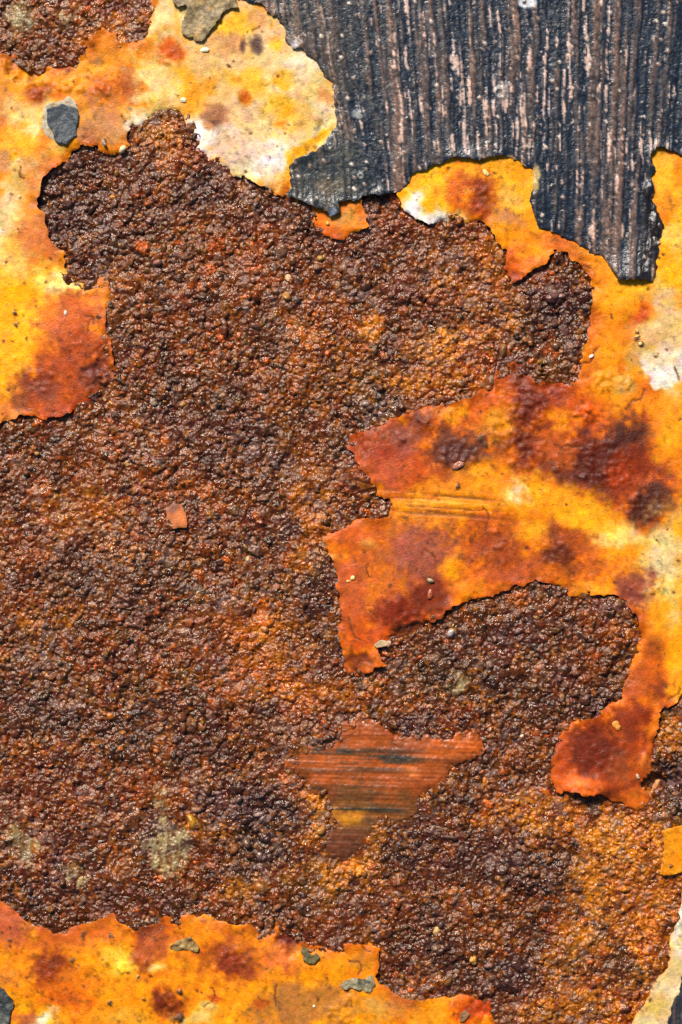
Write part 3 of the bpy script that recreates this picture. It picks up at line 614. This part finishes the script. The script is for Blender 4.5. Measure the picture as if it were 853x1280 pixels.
splat(DC, 812, 300, 9, 60, (50, 38, 36), .85)
splat(DC, 822, 285, 8, 22, (44, 34, 34), .9)
splat(DC, 415, 232, 14, 10, (140, 120, 92), .5)
splat(DC, 450, 142, 8, 6, (206, 204, 200), .85)
splat(DC, 661, 2, 12, 7, (222, 222, 222), .95, .25, warp=.4)
splat(DC, 669, 224, 5, 16, (214, 190, 140), .9, .3, warp=.4)
splat(DC, 644, 202, 11, 4, (206, 176, 130), .8, .3, 25, warp=.4)
splat(DC, 625, 117, 9, 10, (170, 160, 156), .8)
splat(DC, 366, 55, 5, 10, (196, 190, 190), .8)
splat(DC, 418, 266, 4, 8, (160, 170, 186), .8)
DC *= (1 + .16 * grit + .08 * FINE)[..., None]
DC = punch(DC, 1.32, 1.15)
lift = curl(sdf_D, 581, -1.0, 2.8, 10)
tip = np.exp(-(((GX - 795) / 30) ** 2) - (((GY - 352) / 34) ** 2))
DH = np.maximum(PH, PAINT_LEVEL) * .35 + PAINT_LEVEL * .65 + 2.9 + lift + tip * 7 - streak * .6 + grit * .4 + smooth(.66, 1.0, fl + .45 * zone - .30) * .6
DH += 1.0 * np.exp(-(((GX - 560) / 70) ** 2) - (((GY - 200) / 16) ** 2)) + 3.0 * np.exp(-(((GX - 420) / 40) ** 2) - (((GY - 262) / 16) ** 2))
DH -= 5 * np.exp(-np.maximum(sdf_D, 0) / 8) * smooth(800, 815, GX) * smooth(230, 250, GY)
for x, y, r in [(822, 281, 12), (818, 312, 11), (812, 238, 9), (814, 336, 10)]:
    stamp(DH, DC, x, y, r, 3.0, 1.3, 1.57, add=True)
stamp(DH, DC, 625, 117, 9, 2.2, 1.0, 0, ring=True, add=True)
stamp(DH, DC, 451, 220, 4, 2.2, 1.0, 0, ring=True, add=True, col=(150, 150, 140))
for k in range(220):
    x, y = random.uniform(300, 853), random.uniform(-20, 350)
    stamp(DH, DC, x, y, random.uniform(1.4, 2.8), 1.2, 1.2, x, add=True, col=random.choice([(196, 176, 160), (140, 112, 96), (60, 50, 48)]))


# ------------------------------------------------------------------ materials
def nodes_of(mat):
    mat.use_nodes = True
    t = mat.node_tree
    return t, t.nodes["Principled BSDF"]


def make_mat(name, rough=(0.4, 0.65), bump=0.25, size=2.4, spec=0.5, fleck=0.25, source='attr', bump_dist=0.6, vor=0, ior=1.5, bdet=5, rsize=3.4, stint=(1, 1, 1)):
    mat = bpy.data.materials.new(name)
    t, b = nodes_of(mat)
    N, L = t.nodes.new, t.links.new
    tc = N("ShaderNodeTexCoord")
    geo = N("ShaderNodeNewGeometry")
    if source == 'attr':
        a = N("ShaderNodeAttribute")
        a.attribute_name = "tone"
        colr = a.outputs["Color"]
    else:
        a = N("ShaderNodeObjectInfo")
        colr = a.outputs["Color"]
    n1 = N("ShaderNodeTexNoise")
    n1.inputs["Scale"].default_value = 1 / (size * S)
    n1.inputs["Detail"].default_value = 5
    n1.inputs["Roughness"].default_value = 0.65
    L(geo.outputs["Position"], n1.inputs["Vector"])
    n2 = N("ShaderNodeTexNoise")
    n2.inputs["Scale"].default_value = 1 / (size * rsize * S)
    n2.inputs["Detail"].default_value = 4
    L(geo.outputs["Position"], n2.inputs["Vector"])
    mr = N("ShaderNodeMapRange")
    mr.inputs["From Min"].default_value = .3
    mr.inputs["From Max"].default_value = .7
    mr.inputs["To Min"].default_value = 1 - fleck
    mr.inputs["To Max"].default_value = 1 + fleck
    L(n1.outputs["Fac"], mr.inputs["Value"])
    mx = N("ShaderNodeMix")
    mx.data_type = 'RGBA'
    mx.blend_type = 'MULTIPLY'
    mx.inputs["Factor"].default_value = 1.0
    L(colr, mx.inputs["A"])
    L(mr.outputs["Result"], mx.inputs["B"])
    L(mx.outputs["Result"], b.inputs["Base Color"])
    mr2 = N("ShaderNodeMapRange")
    mr2.inputs["From Min"].default_value = .3
    mr2.inputs["From Max"].default_value = .7
    mr2.inputs["To Min"].default_value = rough[0]
    mr2.inputs["To Max"].default_value = rough[1]
    L(n2.outputs["Fac"], mr2.inputs["Value"])
    L(mr2.outputs["Result"], b.inputs["Roughness"])
    nb = N("ShaderNodeTexNoise")
    nb.inputs["Scale"].default_value = 1 / (size * 1.3 * S)
    nb.inputs["Detail"].default_value = bdet
    L(geo.outputs["Position"], nb.inputs["Vector"])
    b.inputs["IOR"].default_value = ior
    hsrc = nb.outputs["Fac"]
    if vor:
        vo = N("ShaderNodeTexVoronoi")
        vo.feature = 'F1'
        vo.inputs["Scale"].default_value = 1 / (vor * S)
        vo.inputs["Randomness"].default_value = 1.0
        wv_ = N("ShaderNodeVectorMath")
        wv_.operation = 'MULTIPLY_ADD'
        L(n1.outputs["Color"], wv_.inputs[0])
        wv_.inputs[1].default_value = (S * 2.4,) * 3
        L(geo.outputs["Position"], wv_.inputs[2])
        L(wv_.outputs[0], vo.inputs["Vector"])
        mm = N("ShaderNodeMath")
        mm.operation = 'MULTIPLY_ADD'
        L(vo.outputs["Distance"], mm.inputs[0])
        mm.inputs[1].default_value = -1.3
        L(nb.outputs["Fac"], mm.inputs[2])
        hsrc = mm.outputs[0]
    bp = N("ShaderNodeBump")
    bp.inputs["Strength"].default_value = bump
    bp.inputs["Distance"].default_value = bump_dist * S * 4
    L(hsrc, bp.inputs["Height"])
    L(bp.outputs["Normal"], b.inputs["Normal"])
    b.inputs["Specular IOR Level"].default_value = spec
    b.inputs["Specular Tint"].default_value = (*stint, 1)
    return mat


M_rust = make_mat("rust_crust", rough=(.13, .5), bump=.34, size=2.0, spec=.5, fleck=.42, vor=3.6, ior=1.58, bdet=1.5, rsize=7, stint=(1, .88, .78))
M_nod = make_mat("rust_nodule", rough=(.18, .42), bump=.34, size=2.2, spec=.5, fleck=.34, source='obj', vor=3.4, ior=1.7, bdet=1.5, stint=(1, .84, .72))
M_coat = make_mat("stained_undercoat", rough=(.34, .6), bump=.36, size=1.8, spec=.25, fleck=.16)
M_dark = make_mat("weathered_top_coat", rough=(.22, .45), bump=.3, size=2.0, spec=.55, fleck=.28)
M_scr = make_mat("scraped_coat", rough=(.32, .5), bump=.2, size=2.2, spec=.5, fleck=.12)
M_chip = make_mat("loose_chip", rough=(.45, .65), bump=.4, size=2.0, spec=.45, fleck=.22)
M_steel = make_mat("old_steel", rough=(.5, .7), bump=.3, size=6, spec=.5, fleck=.3, source='obj')


# ------------------------------------------------------------------ mesh builders
def w3(x, y, z):
    return np.stack([(x - 426.5) * S, (640.0 - y) * S, z * S], axis=-1)


def mesh_from(name, co, quads, tone, mat, mid=None):
    me = bpy.data.meshes.new(name)
    nv, nf = len(co), len(quads)
    me.vertices.add(nv)
    me.vertices.foreach_set("co", np.ascontiguousarray(co, dtype=np.float32).ravel())
    k = quads.shape[1]
    me.loops.add(nf * k)
    me.loops.foreach_set("vertex_index", np.ascontiguousarray(quads, dtype=np.int32).ravel())
    me.polygons.add(nf)
    me.polygons.foreach_set("loop_start", np.arange(0, nf * k, k, dtype=np.int32))
    me.update(calc_edges=True)
    me.polygons.foreach_set("use_smooth", np.ones(nf, dtype=bool))
    if tone is not None:
        at = me.attributes.new("tone", 'FLOAT_COLOR', 'POINT')
        c4 = np.ones((nv, 4), dtype=np.float32)
        c4[:, :3] = lin(tone)
        at.data.foreach_set("color", c4.ravel())
    me.materials.append(mat)
    me.validate()
    return me


def link(name, me, parent=None):
    o = bpy.data.objects.new(name, me)
    COL.objects.link(o)
    if parent is not None:
        o.parent = parent
    return o


def tag(o, label, cat, group=None, kind=None):
    o["label"] = label
    o["category"] = cat
    if group:
        o["group"] = group
    if kind:
        o["kind"] = kind
    return o


def sheet(name, sdf, H, C, mat, thick=1.7, step=1.75, side=None, lip=0.8):
    """a film of real thickness cut along its outline, top following H"""
    js, is_ = np.where(sdf > -4)
    bx0, bx1 = xs[is_.min()], xs[is_.max()]
    by0, by1 = ys[js.min()], ys[js.max()]
    bx0, bx1, by0, by1 = max(bx0, X0 + 4), min(bx1, X1 - 4), max(by0, Y0 + 4), min(by1, Y1 - 4)
    gx = np.arange(bx0, bx1 + step, step)
    gy = np.arange(by0, by1 + step, step)
    qx, qy = np.meshgrid(gx, gy)
    qx = qx.copy()
    qy = qy.copy()
    s = sample(sdf, qx, qy)
    inside = s > 0
    cell = inside[:-1, :-1] | inside[1:, :-1] | inside[:-1, 1:] | inside[1:, 1:]
    used = np.zeros(s.shape, bool)
    used[:-1, :-1] |= cell
    used[1:, :-1] |= cell
    used[:-1, 1:] |= cell
    used[1:, 1:] |= cell
    gyy, gxx = np.gradient(sdf, G)
    for it in range(3):
        s = sample(sdf, qx, qy)
        mv = used & ((s < 0) | (s < step * .3) & (s > 0) & (it == 0))
        dxn = sample(gxx, qx, qy)
        dyn = sample(gyy, qx, qy)
        g2 = dxn ** 2 + dyn ** 2 + 0.15
        amt = np.clip(-s, -step * .5, step * 1.2)
        qx = np.where(mv, qx + dxn / g2 * amt, qx)
        qy = np.where(mv, qy + dyn / g2 * amt, qy)
    idx = np.full(s.shape, -1, dtype=np.int64)
    nv = int(used.sum())
    idx[used] = np.arange(nv)
    ux, uy = qx[used], qy[used]
    z = sample(H, ux, uy)
    sv = sample(sdf, ux, uy)
    z = z - lip * np.exp(-np.maximum(sv, 0) / 1.2)
    top = w3(ux, uy, z)
    thin = thick * (0.55 + 0.45 * smooth(0, 6, sv))
    bot = w3(ux, uy, z - thin)
    q = np.stack([idx[:-1, :-1][cell], idx[1:, :-1][cell], idx[1:, 1:][cell], idx[:-1, 1:][cell]], axis=-1)
    # boundary edges
    e = np.concatenate([q[:, [0, 1]], q[:, [1, 2]], q[:, [2, 3]], q[:, [3, 0]]])
    key = np.sort(e, axis=1)
    kk = key[:, 0] * (nv + 1) + key[:, 1]
    u, inv, cnt = np.unique(kk, return_inverse=True, return_counts=True)
    be = e[cnt[inv] == 1]
    tone = sample(C, ux, uy)
    stone = tone if side is None else tone * .4 + np.array(side, dtype=np.float32) * .6
    # separate rim verts for a crisp edge
    rim = np.unique(be)
    rmap = np.full(nv, -1, dtype=np.int64)
    rmap[rim] = np.arange(len(rim))
    co = np.concatenate([top, bot, top[rim], bot[rim]])
    tn = np.concatenate([tone, stone, stone[rim], stone[rim]])
    r0 = 2 * nv
    r1 = r0 + len(rim)
    sides = np.stack([be[:, 1], be[:, 0], be[:, 0], be[:, 1]], axis=-1)
    sides = np.stack([rmap[be[:, 1]] + r0, rmap[be[:, 0]] + r0, rmap[be[:, 0]] + r1, rmap[be[:, 1]] + r1], axis=-1)
    allq = np.concatenate([q, (q[:, ::-1] + nv), sides])
    return mesh_from(name, co, allq, tn, mat)


# ------------------------------------------------------------------ the plate
bx = np.array([X0, X1, X1, X0, X0, X1, X1, X0])
by = np.array([Y1, Y1, Y0, Y0, Y1, Y1, Y0, Y0])
bz = np.array([-32, -32, -32, -32, -12, -12, -12, -12.0])
pm = mesh_from("steel_plate", w3(bx, by, bz), np.array([[3, 2, 1, 0], [4, 5, 6, 7], [0, 1, 5, 4], [1, 2, 6, 5], [2, 3, 7, 6], [3, 0, 4, 7]]), None, M_steel)
for p in pm.polygons:
    p.use_smooth = False
plate = link("steel_plate", pm)
plate.color = (0.06, 0.03, 0.02, 1)
tag(plate, "coarse brown rusted steel plate showing where the paint has fallen away", "steel plate")

cover = np.maximum(HOLES, sdf_E - 6)
keep = (cover < 9) | (GX < X0 + 10) | (GX > X1 - 10) | (GY < Y0 + 10) | (GY > Y1 - 10)
cell = keep[:-1, :-1] | keep[1:, 1:]
used = np.zeros((NY, NX), bool)
used[:-1, :-1] |= cell
used[1:, :-1] |= cell
used[:-1, 1:] |= cell
used[1:, 1:] |= cell
idx = np.full((NY, NX), -1, dtype=np.int64)
idx[used] = np.arange(int(used.sum()))
RHc = np.maximum(RH, -11.5)
RHc = np.minimum(RHc, np.where(cover > 2, PAINT_LEVEL + 1.5 - SINK * .2, 99))
q = np.stack([idx[:-1, :-1][cell], idx[1:, :-1][cell], idx[1:, 1:][cell], idx[:-1, 1:][cell]], axis=-1)
crust = link("rust_crust", mesh_from("rust_crust", w3(GX[used], GY[used], RHc[used]), q, RC[used], M_rust), plate)

# lumpy nodules standing on the crust


def ico(sub):
    t = (1 + 5 ** .5) / 2
    v = [(-1, t, 0), (1, t, 0), (-1, -t, 0), (1, -t, 0), (0, -1, t), (0, 1, t), (0, -1, -t), (0, 1, -t), (t, 0, -1), (t, 0, 1), (-t, 0, -1), (-t, 0, 1)]
    f = [(0, 11, 5), (0, 5, 1), (0, 1, 7), (0, 7, 10), (0, 10, 11), (1, 5, 9), (5, 11, 4), (11, 10, 2), (10, 7, 6), (7, 1, 8), (3, 9, 4), (3, 4, 2), (3, 2, 6), (3, 6, 8), (3, 8, 9), (4, 9, 5), (2, 4, 11), (6, 2, 10), (8, 6, 7), (9, 8, 1)]
    for s_ in range(sub):
        cache = {}
        nf = []

        def mid(a, b):
            k = (min(a, b), max(a, b))
            if k not in cache:
                cache[k] = len(v)
                v.append(tuple((v[a][i] + v[b][i]) / 2 for i in range(3)))
            return cache[k]
        for a, b, c in f:
            x, y, z = mid(a, b), mid(b, c), mid(c, a)
            nf += [(a, x, z), (b, y, x), (c, z, y), (x, y, z)]
        f = nf
        v = [tuple(np.array(p) / np.linalg.norm(p)) for p in v]
    v = np.array([np.array(p) / np.linalg.norm(p) for p in v])
    return v, np.array(f)


IV, IF = ico(2)
IV1, IF1 = ico(1)


def lump(V, seed, amp=.22):
    r = np.random.default_rng(seed)
    d = np.zeros(len(V))
    for k in range(6):
        n = r.normal(size=3)
        n /= np.linalg.norm(n)
        d += np.clip(V @ n, 0, 1) ** 3 * r.uniform(-1, 1)
    return V * (1 + amp * d)[:, None]


blobs = []
for k in range(10):
    V = lump(lump(IV, 900 + k, .45), 950 + k, .35)
    blobs.append(mesh_from("rust_nodule", V, IF, None, M_nod))
tops = np.where((HOLES < -7) & (sdf_E < -6) & (sdf_D < -6) & (SMOOTHP < -6) & (GX > 2) & (GX < 851) & (GY > 2) & (GY < 1278))
NPOOL = len(tops[0])
NOD_COLS = [(96, 58, 50), (120, 66, 34), (88, 46, 28), (138, 104, 94), (164, 86, 34), (110, 60, 34), (74, 42, 42), (150, 122, 112), (140, 66, 26), (196, 140, 52)]
SPECIAL = [(565, 790, 7, (226, 226, 226)), (402, 322, 5.5, (218, 170, 60)), (360, 348, 7, (206, 190, 150)), (630, 440, 9, (128, 96, 60)), (690, 365, 9, (96, 92, 92)), (240, 1027, 12, (222, 160, 36)), (249, 835, 7, (86, 88, 100)), (230, 426, 8, (150, 140, 142)), (192, 502, 7.5, (186, 168, 158)), (682, 903, 4.5, (206, 200, 190)), (652, 921, 3.5, (230, 224, 206)), (592, 1200, 7, (220, 168, 84)), (612, 1208, 6.5, (170, 130, 130)), (660, 1242, 6, (168, 90, 92)), (470, 507, 7, (110, 112, 116)), (310, 700, 6, (186, 160, 110)), (140, 505, 4.5, (224, 166, 60)), (165, 555, 5, (216, 150, 60)), (158, 580, 5, (220, 180, 100)), (430, 1002, 9, (206, 150, 40)), (400, 1040, 9, (190, 128, 50)), (545, 1165, 6, (190, 160, 100)), (563, 1150, 5, (150, 140, 130))]


def place(k, x, y, r, c):
    j = min(NY - 1, int((y - Y0) / G))
    i = min(NX - 1, int((x - X0) / G))
    z = float(RH[j, i]) - r * .25
    o = link("rust_nodule", blobs[k % len(blobs)], plate)
    o.location = ((x - 426.5) * S, (640 - y) * S, z * S)
    o.rotation_euler = (random.random() * 6, random.random() * 6, random.random() * 6)
    sx = r * S
    o.scale = (sx * random.uniform(.85, 1.2), sx * random.uniform(.85, 1.2), sx * random.uniform(.6, .95))
    cl = lin(np.array(c) * random.uniform(.85, 1.15))
    o.color = (float(cl[0]), float(cl[1]), float(cl[2]), 1)


for k, (x, y, r, c) in enumerate(SPECIAL):
    place(k, x, y, r * .72, np.array(c) * .7 + np.array((120, 66, 24)) * .3)
CLUSTERS = [(645, 1215, 30, 26), (320, 1012, 50, 26), (318, 1062, 34, 20), (620, 1085, 50, 30), (738, 872, 26, 16), (650, 790, 50, 24), (700, 1090, 24, 18), (170, 300, 70, 50), (370, 330, 50, 40), (300, 400, 50, 30), (460, 350, 24, 18), (560, 1180, 50, 30), (110, 260, 40, 30), (470, 505, 24, 18), (690, 390, 30, 40), (60, 1100, 40, 16), (230, 880, 50, 24)]
TOPMASK = np.zeros((NY, NX), bool)
TOPMASK[tops] = True
for k in range(300 - len(SPECIAL)):
    clus = k % 3 != 0
    for tries in range(40):
        t_ = random.randrange(NPOOL)
        j, i = int(tops[0][t_]), int(tops[1][t_])
        if not clus:
            break
        cx_, cy_, rx_, ry_ = CLUSTERS[k % len(CLUSTERS)]
        i = int((random.gauss(cx_, rx_ * .6) - X0) / G)
        j = int((random.gauss(cy_, ry_ * .6) - Y0) / G)
        if TOPMASK[j, i]:
            break
    r = random.uniform(3.0, 5.6 if clus else 4.6) * float(np.clip(SIZE[j, i], .8, 1.25))
    c = np.array(random.choice(NOD_COLS[:4] + NOD_COLS[6:8] if clus else NOD_COLS)) * .5 + RC[j, i] * .5
    place(k, xs[i] + random.uniform(-.5, .5), ys[j] + random.uniform(-.5, .5), r, c)
# the countless smaller grains, one mass
co, fc, tn = [], [], []
nv = 0
for k in range(1600):
    t_ = random.randrange(NPOOL)
    j, i = tops[0][t_], tops[1][t_]
    r = random.uniform(1.3, 2.9) * float(np.clip(SIZE[j, i], .6, 1.2))
    V = lump(IV1, k % 97, .6) * r * np.array([random.uniform(.8, 1.25), random.uniform(.8, 1.25), random.uniform(.8, 1.2)])
    z = float(RH[j, i]) + random.uniform(-.6, .1) * r
    co.append(w3(V[:, 0] + xs[i], V[:, 1] + ys[j], V[:, 2] + z) * [1, 1, 1])
    fc.append(IF1[:, ::-1] + nv)
    nv += len(V)
    c = RC[j, i] * random.uniform(.75, 1.25)
    if random.random() < .4:
        c = c * .5 + np.array(random.choice(NOD_COLS)) * .5
    tn.append(np.tile(c, (len(V), 1)))
gr = link("rust_grains", mesh_from("rust_grains", np.concatenate(co), np.concatenate(fc), np.concatenate(tn), M_rust), plate)
gr["kind"] = "stuff"

# ------------------------------------------------------------------ the undercoat that is left
def coat_h(sdf, seed, lo=-4.0, hi=3.0):
    return PH + curl(sdf, seed, lo, hi) * smooth(4, -2, sdf_D) - SINK - 3.5 * smooth(1, 12, sdf_D)


coatA = tag(link("yellow_paint_coat", sheet("yellow_paint_coat", sdf_A, coat_h(sdf_A, 601), PC, M_coat, side=(214, 150, 80))),
            "rust stained yellow and cream paint coat filling the upper left corner", "paint coat", "islands of yellow undercoat left on the plate")
coatB = tag(link("yellow_paint_coat", sheet("yellow_paint_coat", sdf_B, coat_h(sdf_B, 602) - 1.5, PC, M_coat, side=(200, 120, 40))),
            "small orange tab of undercoat hanging below the left tip of the dark paint", "paint coat", "islands of yellow undercoat left on the plate")
HC = coat_h(sdf_C, 603)
lipm = np.exp(-(((GX - 738) / 26) ** 4)) * np.exp(-np.maximum(sdf_C, 0) / 7) * np.exp(-(((GY - 990) / 16) ** 2))
HC += 6.0 * lipm
coatC = tag(link("yellow_paint_coat", sheet("yellow_paint_coat", sdf_C, HC, PC, M_coat, side=(214, 140, 60))),
            "largest yellow orange paint coat with dark rust blotches, along the right side", "paint coat", "islands of yellow undercoat left on the plate")
coatF = tag(link("yellow_paint_coat", sheet("yellow_paint_coat", sdf_F, coat_h(sdf_F, 604, -3.0, 2.5), PC, M_coat, side=(216, 140, 70))),
            "amber yellow paint coat with a wavy upper edge along the bottom left", "paint coat", "islands of yellow undercoat left on the plate")
coatG = tag(link("yellow_paint_coat", sheet("yellow_paint_coat", sdf_G, coat_h(sdf_G, 605, 0, 2), PC, M_coat, side=(200, 130, 30))),
            "plain mustard yellow paint tab at the right edge above the cream strip", "paint coat", "islands of yellow undercoat left on the plate")
coatH = tag(link("cream_paint_strip", sheet("cream_paint_strip", sdf_H, PH + curl(sdf_H, 606, 1, 5) + 1.0, PC, M_coat, thick=4, side=(236, 214, 160))),
            "cream paint strip with a pale curled edge in the bottom right corner", "paint strip")
scrap = tag(link("scraped_paint_patch", sheet("scraped_paint_patch", sdf_E, EH, EC, M_scr, step=1.25, thick=1.5, side=(170, 80, 30))),
            "scraped orange paint patch with dark horizontal scratches amid the rust", "paint patch")
OC = np.empty((NY, NX, 3), dtype=np.float32)
OC[:] = (196, 112, 62)
OC *= (1 + .12 * mot)[..., None]
splat(OC, 219, 634, 9, 5, (130, 84, 70), .9)
tag(link("paint_chip", sheet("paint_chip", sdf_O, 6.8 + fbm(GX, GY, 20, 611, 2) + curl(sdf_O, 612, -2, 1), OC, M_coat, thick=2.5, step=1.2)),
    "small lone orange paint chip lying in the middle of the rust at left", "paint chip")

# ------------------------------------------------------------------ the dark top coat
dark = tag(link("dark_paint_sheet", sheet("dark_paint_sheet", sdf_D, DH, DC, M_dark, thick=3.2, step=1.5, side=(52, 40, 34))),
           "charcoal and brown streaked paint sheet peeling across the upper right", "paint sheet")
KC = np.empty((NY, NX, 3), dtype=np.float32)
KC[:] = (150, 128, 88)
mixc(KC, smooth(-.1, .7, fbm(GX, GY, 9, 621, 4, .7)) * .8, (92, 74, 52))
mixc(KC, smooth(.2, .8, fbm(GX, GY, 14, 622, 4, .7)) * .7, (196, 140, 60))
mixc(KC, smooth(.3, .9, grit) * .5, (204, 186, 150))
khaki = tag(link("khaki_paint_flake", sheet("khaki_paint_flake", sdf_K, PH + 5.0 + grit * .7 + fbm(GX, GY, 10, 623, 3) * 1.4 + curl(sdf_K, 624, 0, 3), KC, M_chip, thick=4, step=1.3, side=(90, 70, 50))),
            "rough khaki grey paint flake on the cream coat at the top edge", "paint flake")
HDC = DC.copy()
mixc(HDC, np.full((NY, NX), .6, dtype=np.float32), (52, 50, 52))
tag(link("dark_paint_flake", sheet("dark_paint_flake", sdf_HD, PH + 5.0 + curl(sdf_HD, 631, 0, 2) + grit * .5, HDC, M_dark, thick=3, step=1.4)),
    "dark grey paint remnant on the cream strip in the bottom right corner", "paint flake")

# chips that stay on the undercoat


def chip(name, poly, col1, col2, label, base=1.8, rough=1.4, thick=2.6, seed=0, parent=None, cat="paint chip", group=None, H=None, curl_hi=2.0):
    s_ = rough_sdf(poly, 1.3, .9)
    C = np.empty((NY, NX, 3), dtype=np.float32)
    C[:] = col1
    mixc(C, smooth(-.1, .6, fbm(GX, GY, 8, 700 + seed, 4, .7)) * .85, col2)
    C *= (1 + .1 * grit)[..., None]
    Hh = (PH if H is None else H) + base + fbm(GX, GY, 7, 720 + seed, 3) * rough + curl(s_, 740 + seed, 0, curl_hi, 5)
    o = link(name, sheet(name, s_, Hh, C, M_chip, thick=thick, step=1.2), parent)
    if label:
        tag(o, label, cat, group)
    return o


halo = chip("paint_chip", CHIP_BASE, (178, 164, 138), (156, 128, 92), "dark blue grey paint chip ringed by a pale rim on the yellow coat", .6, .8, thick=1.6, seed=1)
chip("dark_top_layer", CHIP_TOP, (50, 56, 62), (74, 78, 84), None, 1.7, .6, thick=1.6, seed=2, parent=halo, curl_hi=2.5)
chip("paint_chip", CORNER_CHIP, (84, 84, 78), (44, 48, 50), "dark grey paint chip in the bottom left corner", 2.6, 1.6, seed=3)
chip("paint_chip", LOW_CHIP, (140, 128, 96), (74, 70, 58), "crumpled khaki grey paint chip near the notch of the bottom coat", 2.6, 2.2, seed=4)
chip("paint_chip", SMALL_CHIP, (104, 92, 52), (76, 66, 42), "small olive triangular paint chip right of the dark red blotch, low", 2.0, 1.6, seed=5)
chip("rust_scab", SCAB, (150, 120, 66), (84, 56, 34), "crusty tan and brown scab on the lower left yellow coat", 2.0, 2.4, seed=6, cat="rust scab")
chip("paint_chip", TINY_CHIP, (140, 100, 60), (112, 74, 44), "tiny brown paint chip on the red orange end of the bottom coat", 1.8, .8, seed=7)
chip("paint_chip", [(468, 806), (474, 801), (489, 800), (490, 803), (486, 808), (472, 809)], (190, 160, 120), (206, 140, 84), "thin pale lifted sliver at the lower tip of the orange coat", 3.0, .5, thick=1.6, seed=8)
chip("paint_chip", [(764, 903), (771, 901), (774, 908), (772, 914), (766, 909)], (216, 146, 54), (200, 116, 40), "little yellow paint chip on the red lobe of the right coat", 1.6, .5, thick=1.8, seed=9)
chip("paint_chip", [(812, 990), (816, 981), (822, 973), (825, 975), (820, 984), (815, 992)], (214, 150, 90), (190, 110, 60), "thin orange splinter bridging the dark pit at the right edge", 0, .4, thick=2, seed=10, H=PH * 0 + 5)

# stuck crumbs of paint and grit, parts of the coat they are baked onto
crumb_me = []
for k in range(5):
    V = lump(IV1, 990 + k, .9)
    crumb_me.append(mesh_from("paint_crumb", V, IF1, None, M_nod))


def crumb(parent, H, x, y, r, c, n):
    z = float(sample(H, np.array([x]), np.array([y]))[0])
    o = link("paint_crumb", crumb_me[n % 5], parent)
    o.location = ((x - 426.5) * S, (640 - y) * S, (z + r * .1) * S)
    o.rotation_euler = (0, 0, n * 1.7)
    o.scale = (r * S * 1.25, r * S * .9, r * S * .6)
    cl = lin(c)
    o.color = (float(cl[0]), float(cl[1]), float(cl[2]), 1)


for n, (p, x, y, r, c) in enumerate([
    (coatA, 229, 125, 4, (244, 232, 190)), (coatA, 82, 392, 2.8, (240, 226, 210)), (coatA, 258, 62, 4, (240, 226, 190)), (coatA, 131, 178, 4.5, (160, 140, 130)), (coatA, 155, 186, 6, (236, 216, 170)),
    (coatB, 410, 279, 2.8, (232, 180, 80)), (coatC, 740, 445, 3, (244, 230, 200)), (coatC, 606, 215, 3.6, (236, 206, 130)), (coatC, 566, 782, 2, (200, 160, 90)), (coatC, 435, 726, 3, (236, 190, 110)), (coatC, 441, 722, 3.4, (240, 200, 120)), (coatC, 537, 725, 4, (150, 130, 96)), (coatC, 538, 745, 4.5, (150, 70, 40)), (coatC, 798, 421, 4, (216, 170, 90)), (coatC, 796, 414, 3, (206, 150, 70)), (coatC, 800, 430, 2.6, (226, 190, 120)), (coatC, 798, 972, 3.4, (180, 150, 120)), (coatC, 575, 580, 5.5, (160, 104, 80)),
    (coatF, 140, 1169, 3, (104, 96, 70)), (coatF, 173, 1220, 3, (206, 160, 110)), (coatF, 393, 1258, 2, (244, 226, 190)),
    (coatG, 839, 1082, 2.2, (110, 70, 20)),
]):
    Hs = {coatA: PH, coatB: PH, coatC: HC, coatF: PH, coatG: PH}[p]
    crumb(p, Hs, x, y, r * .72, c, n)
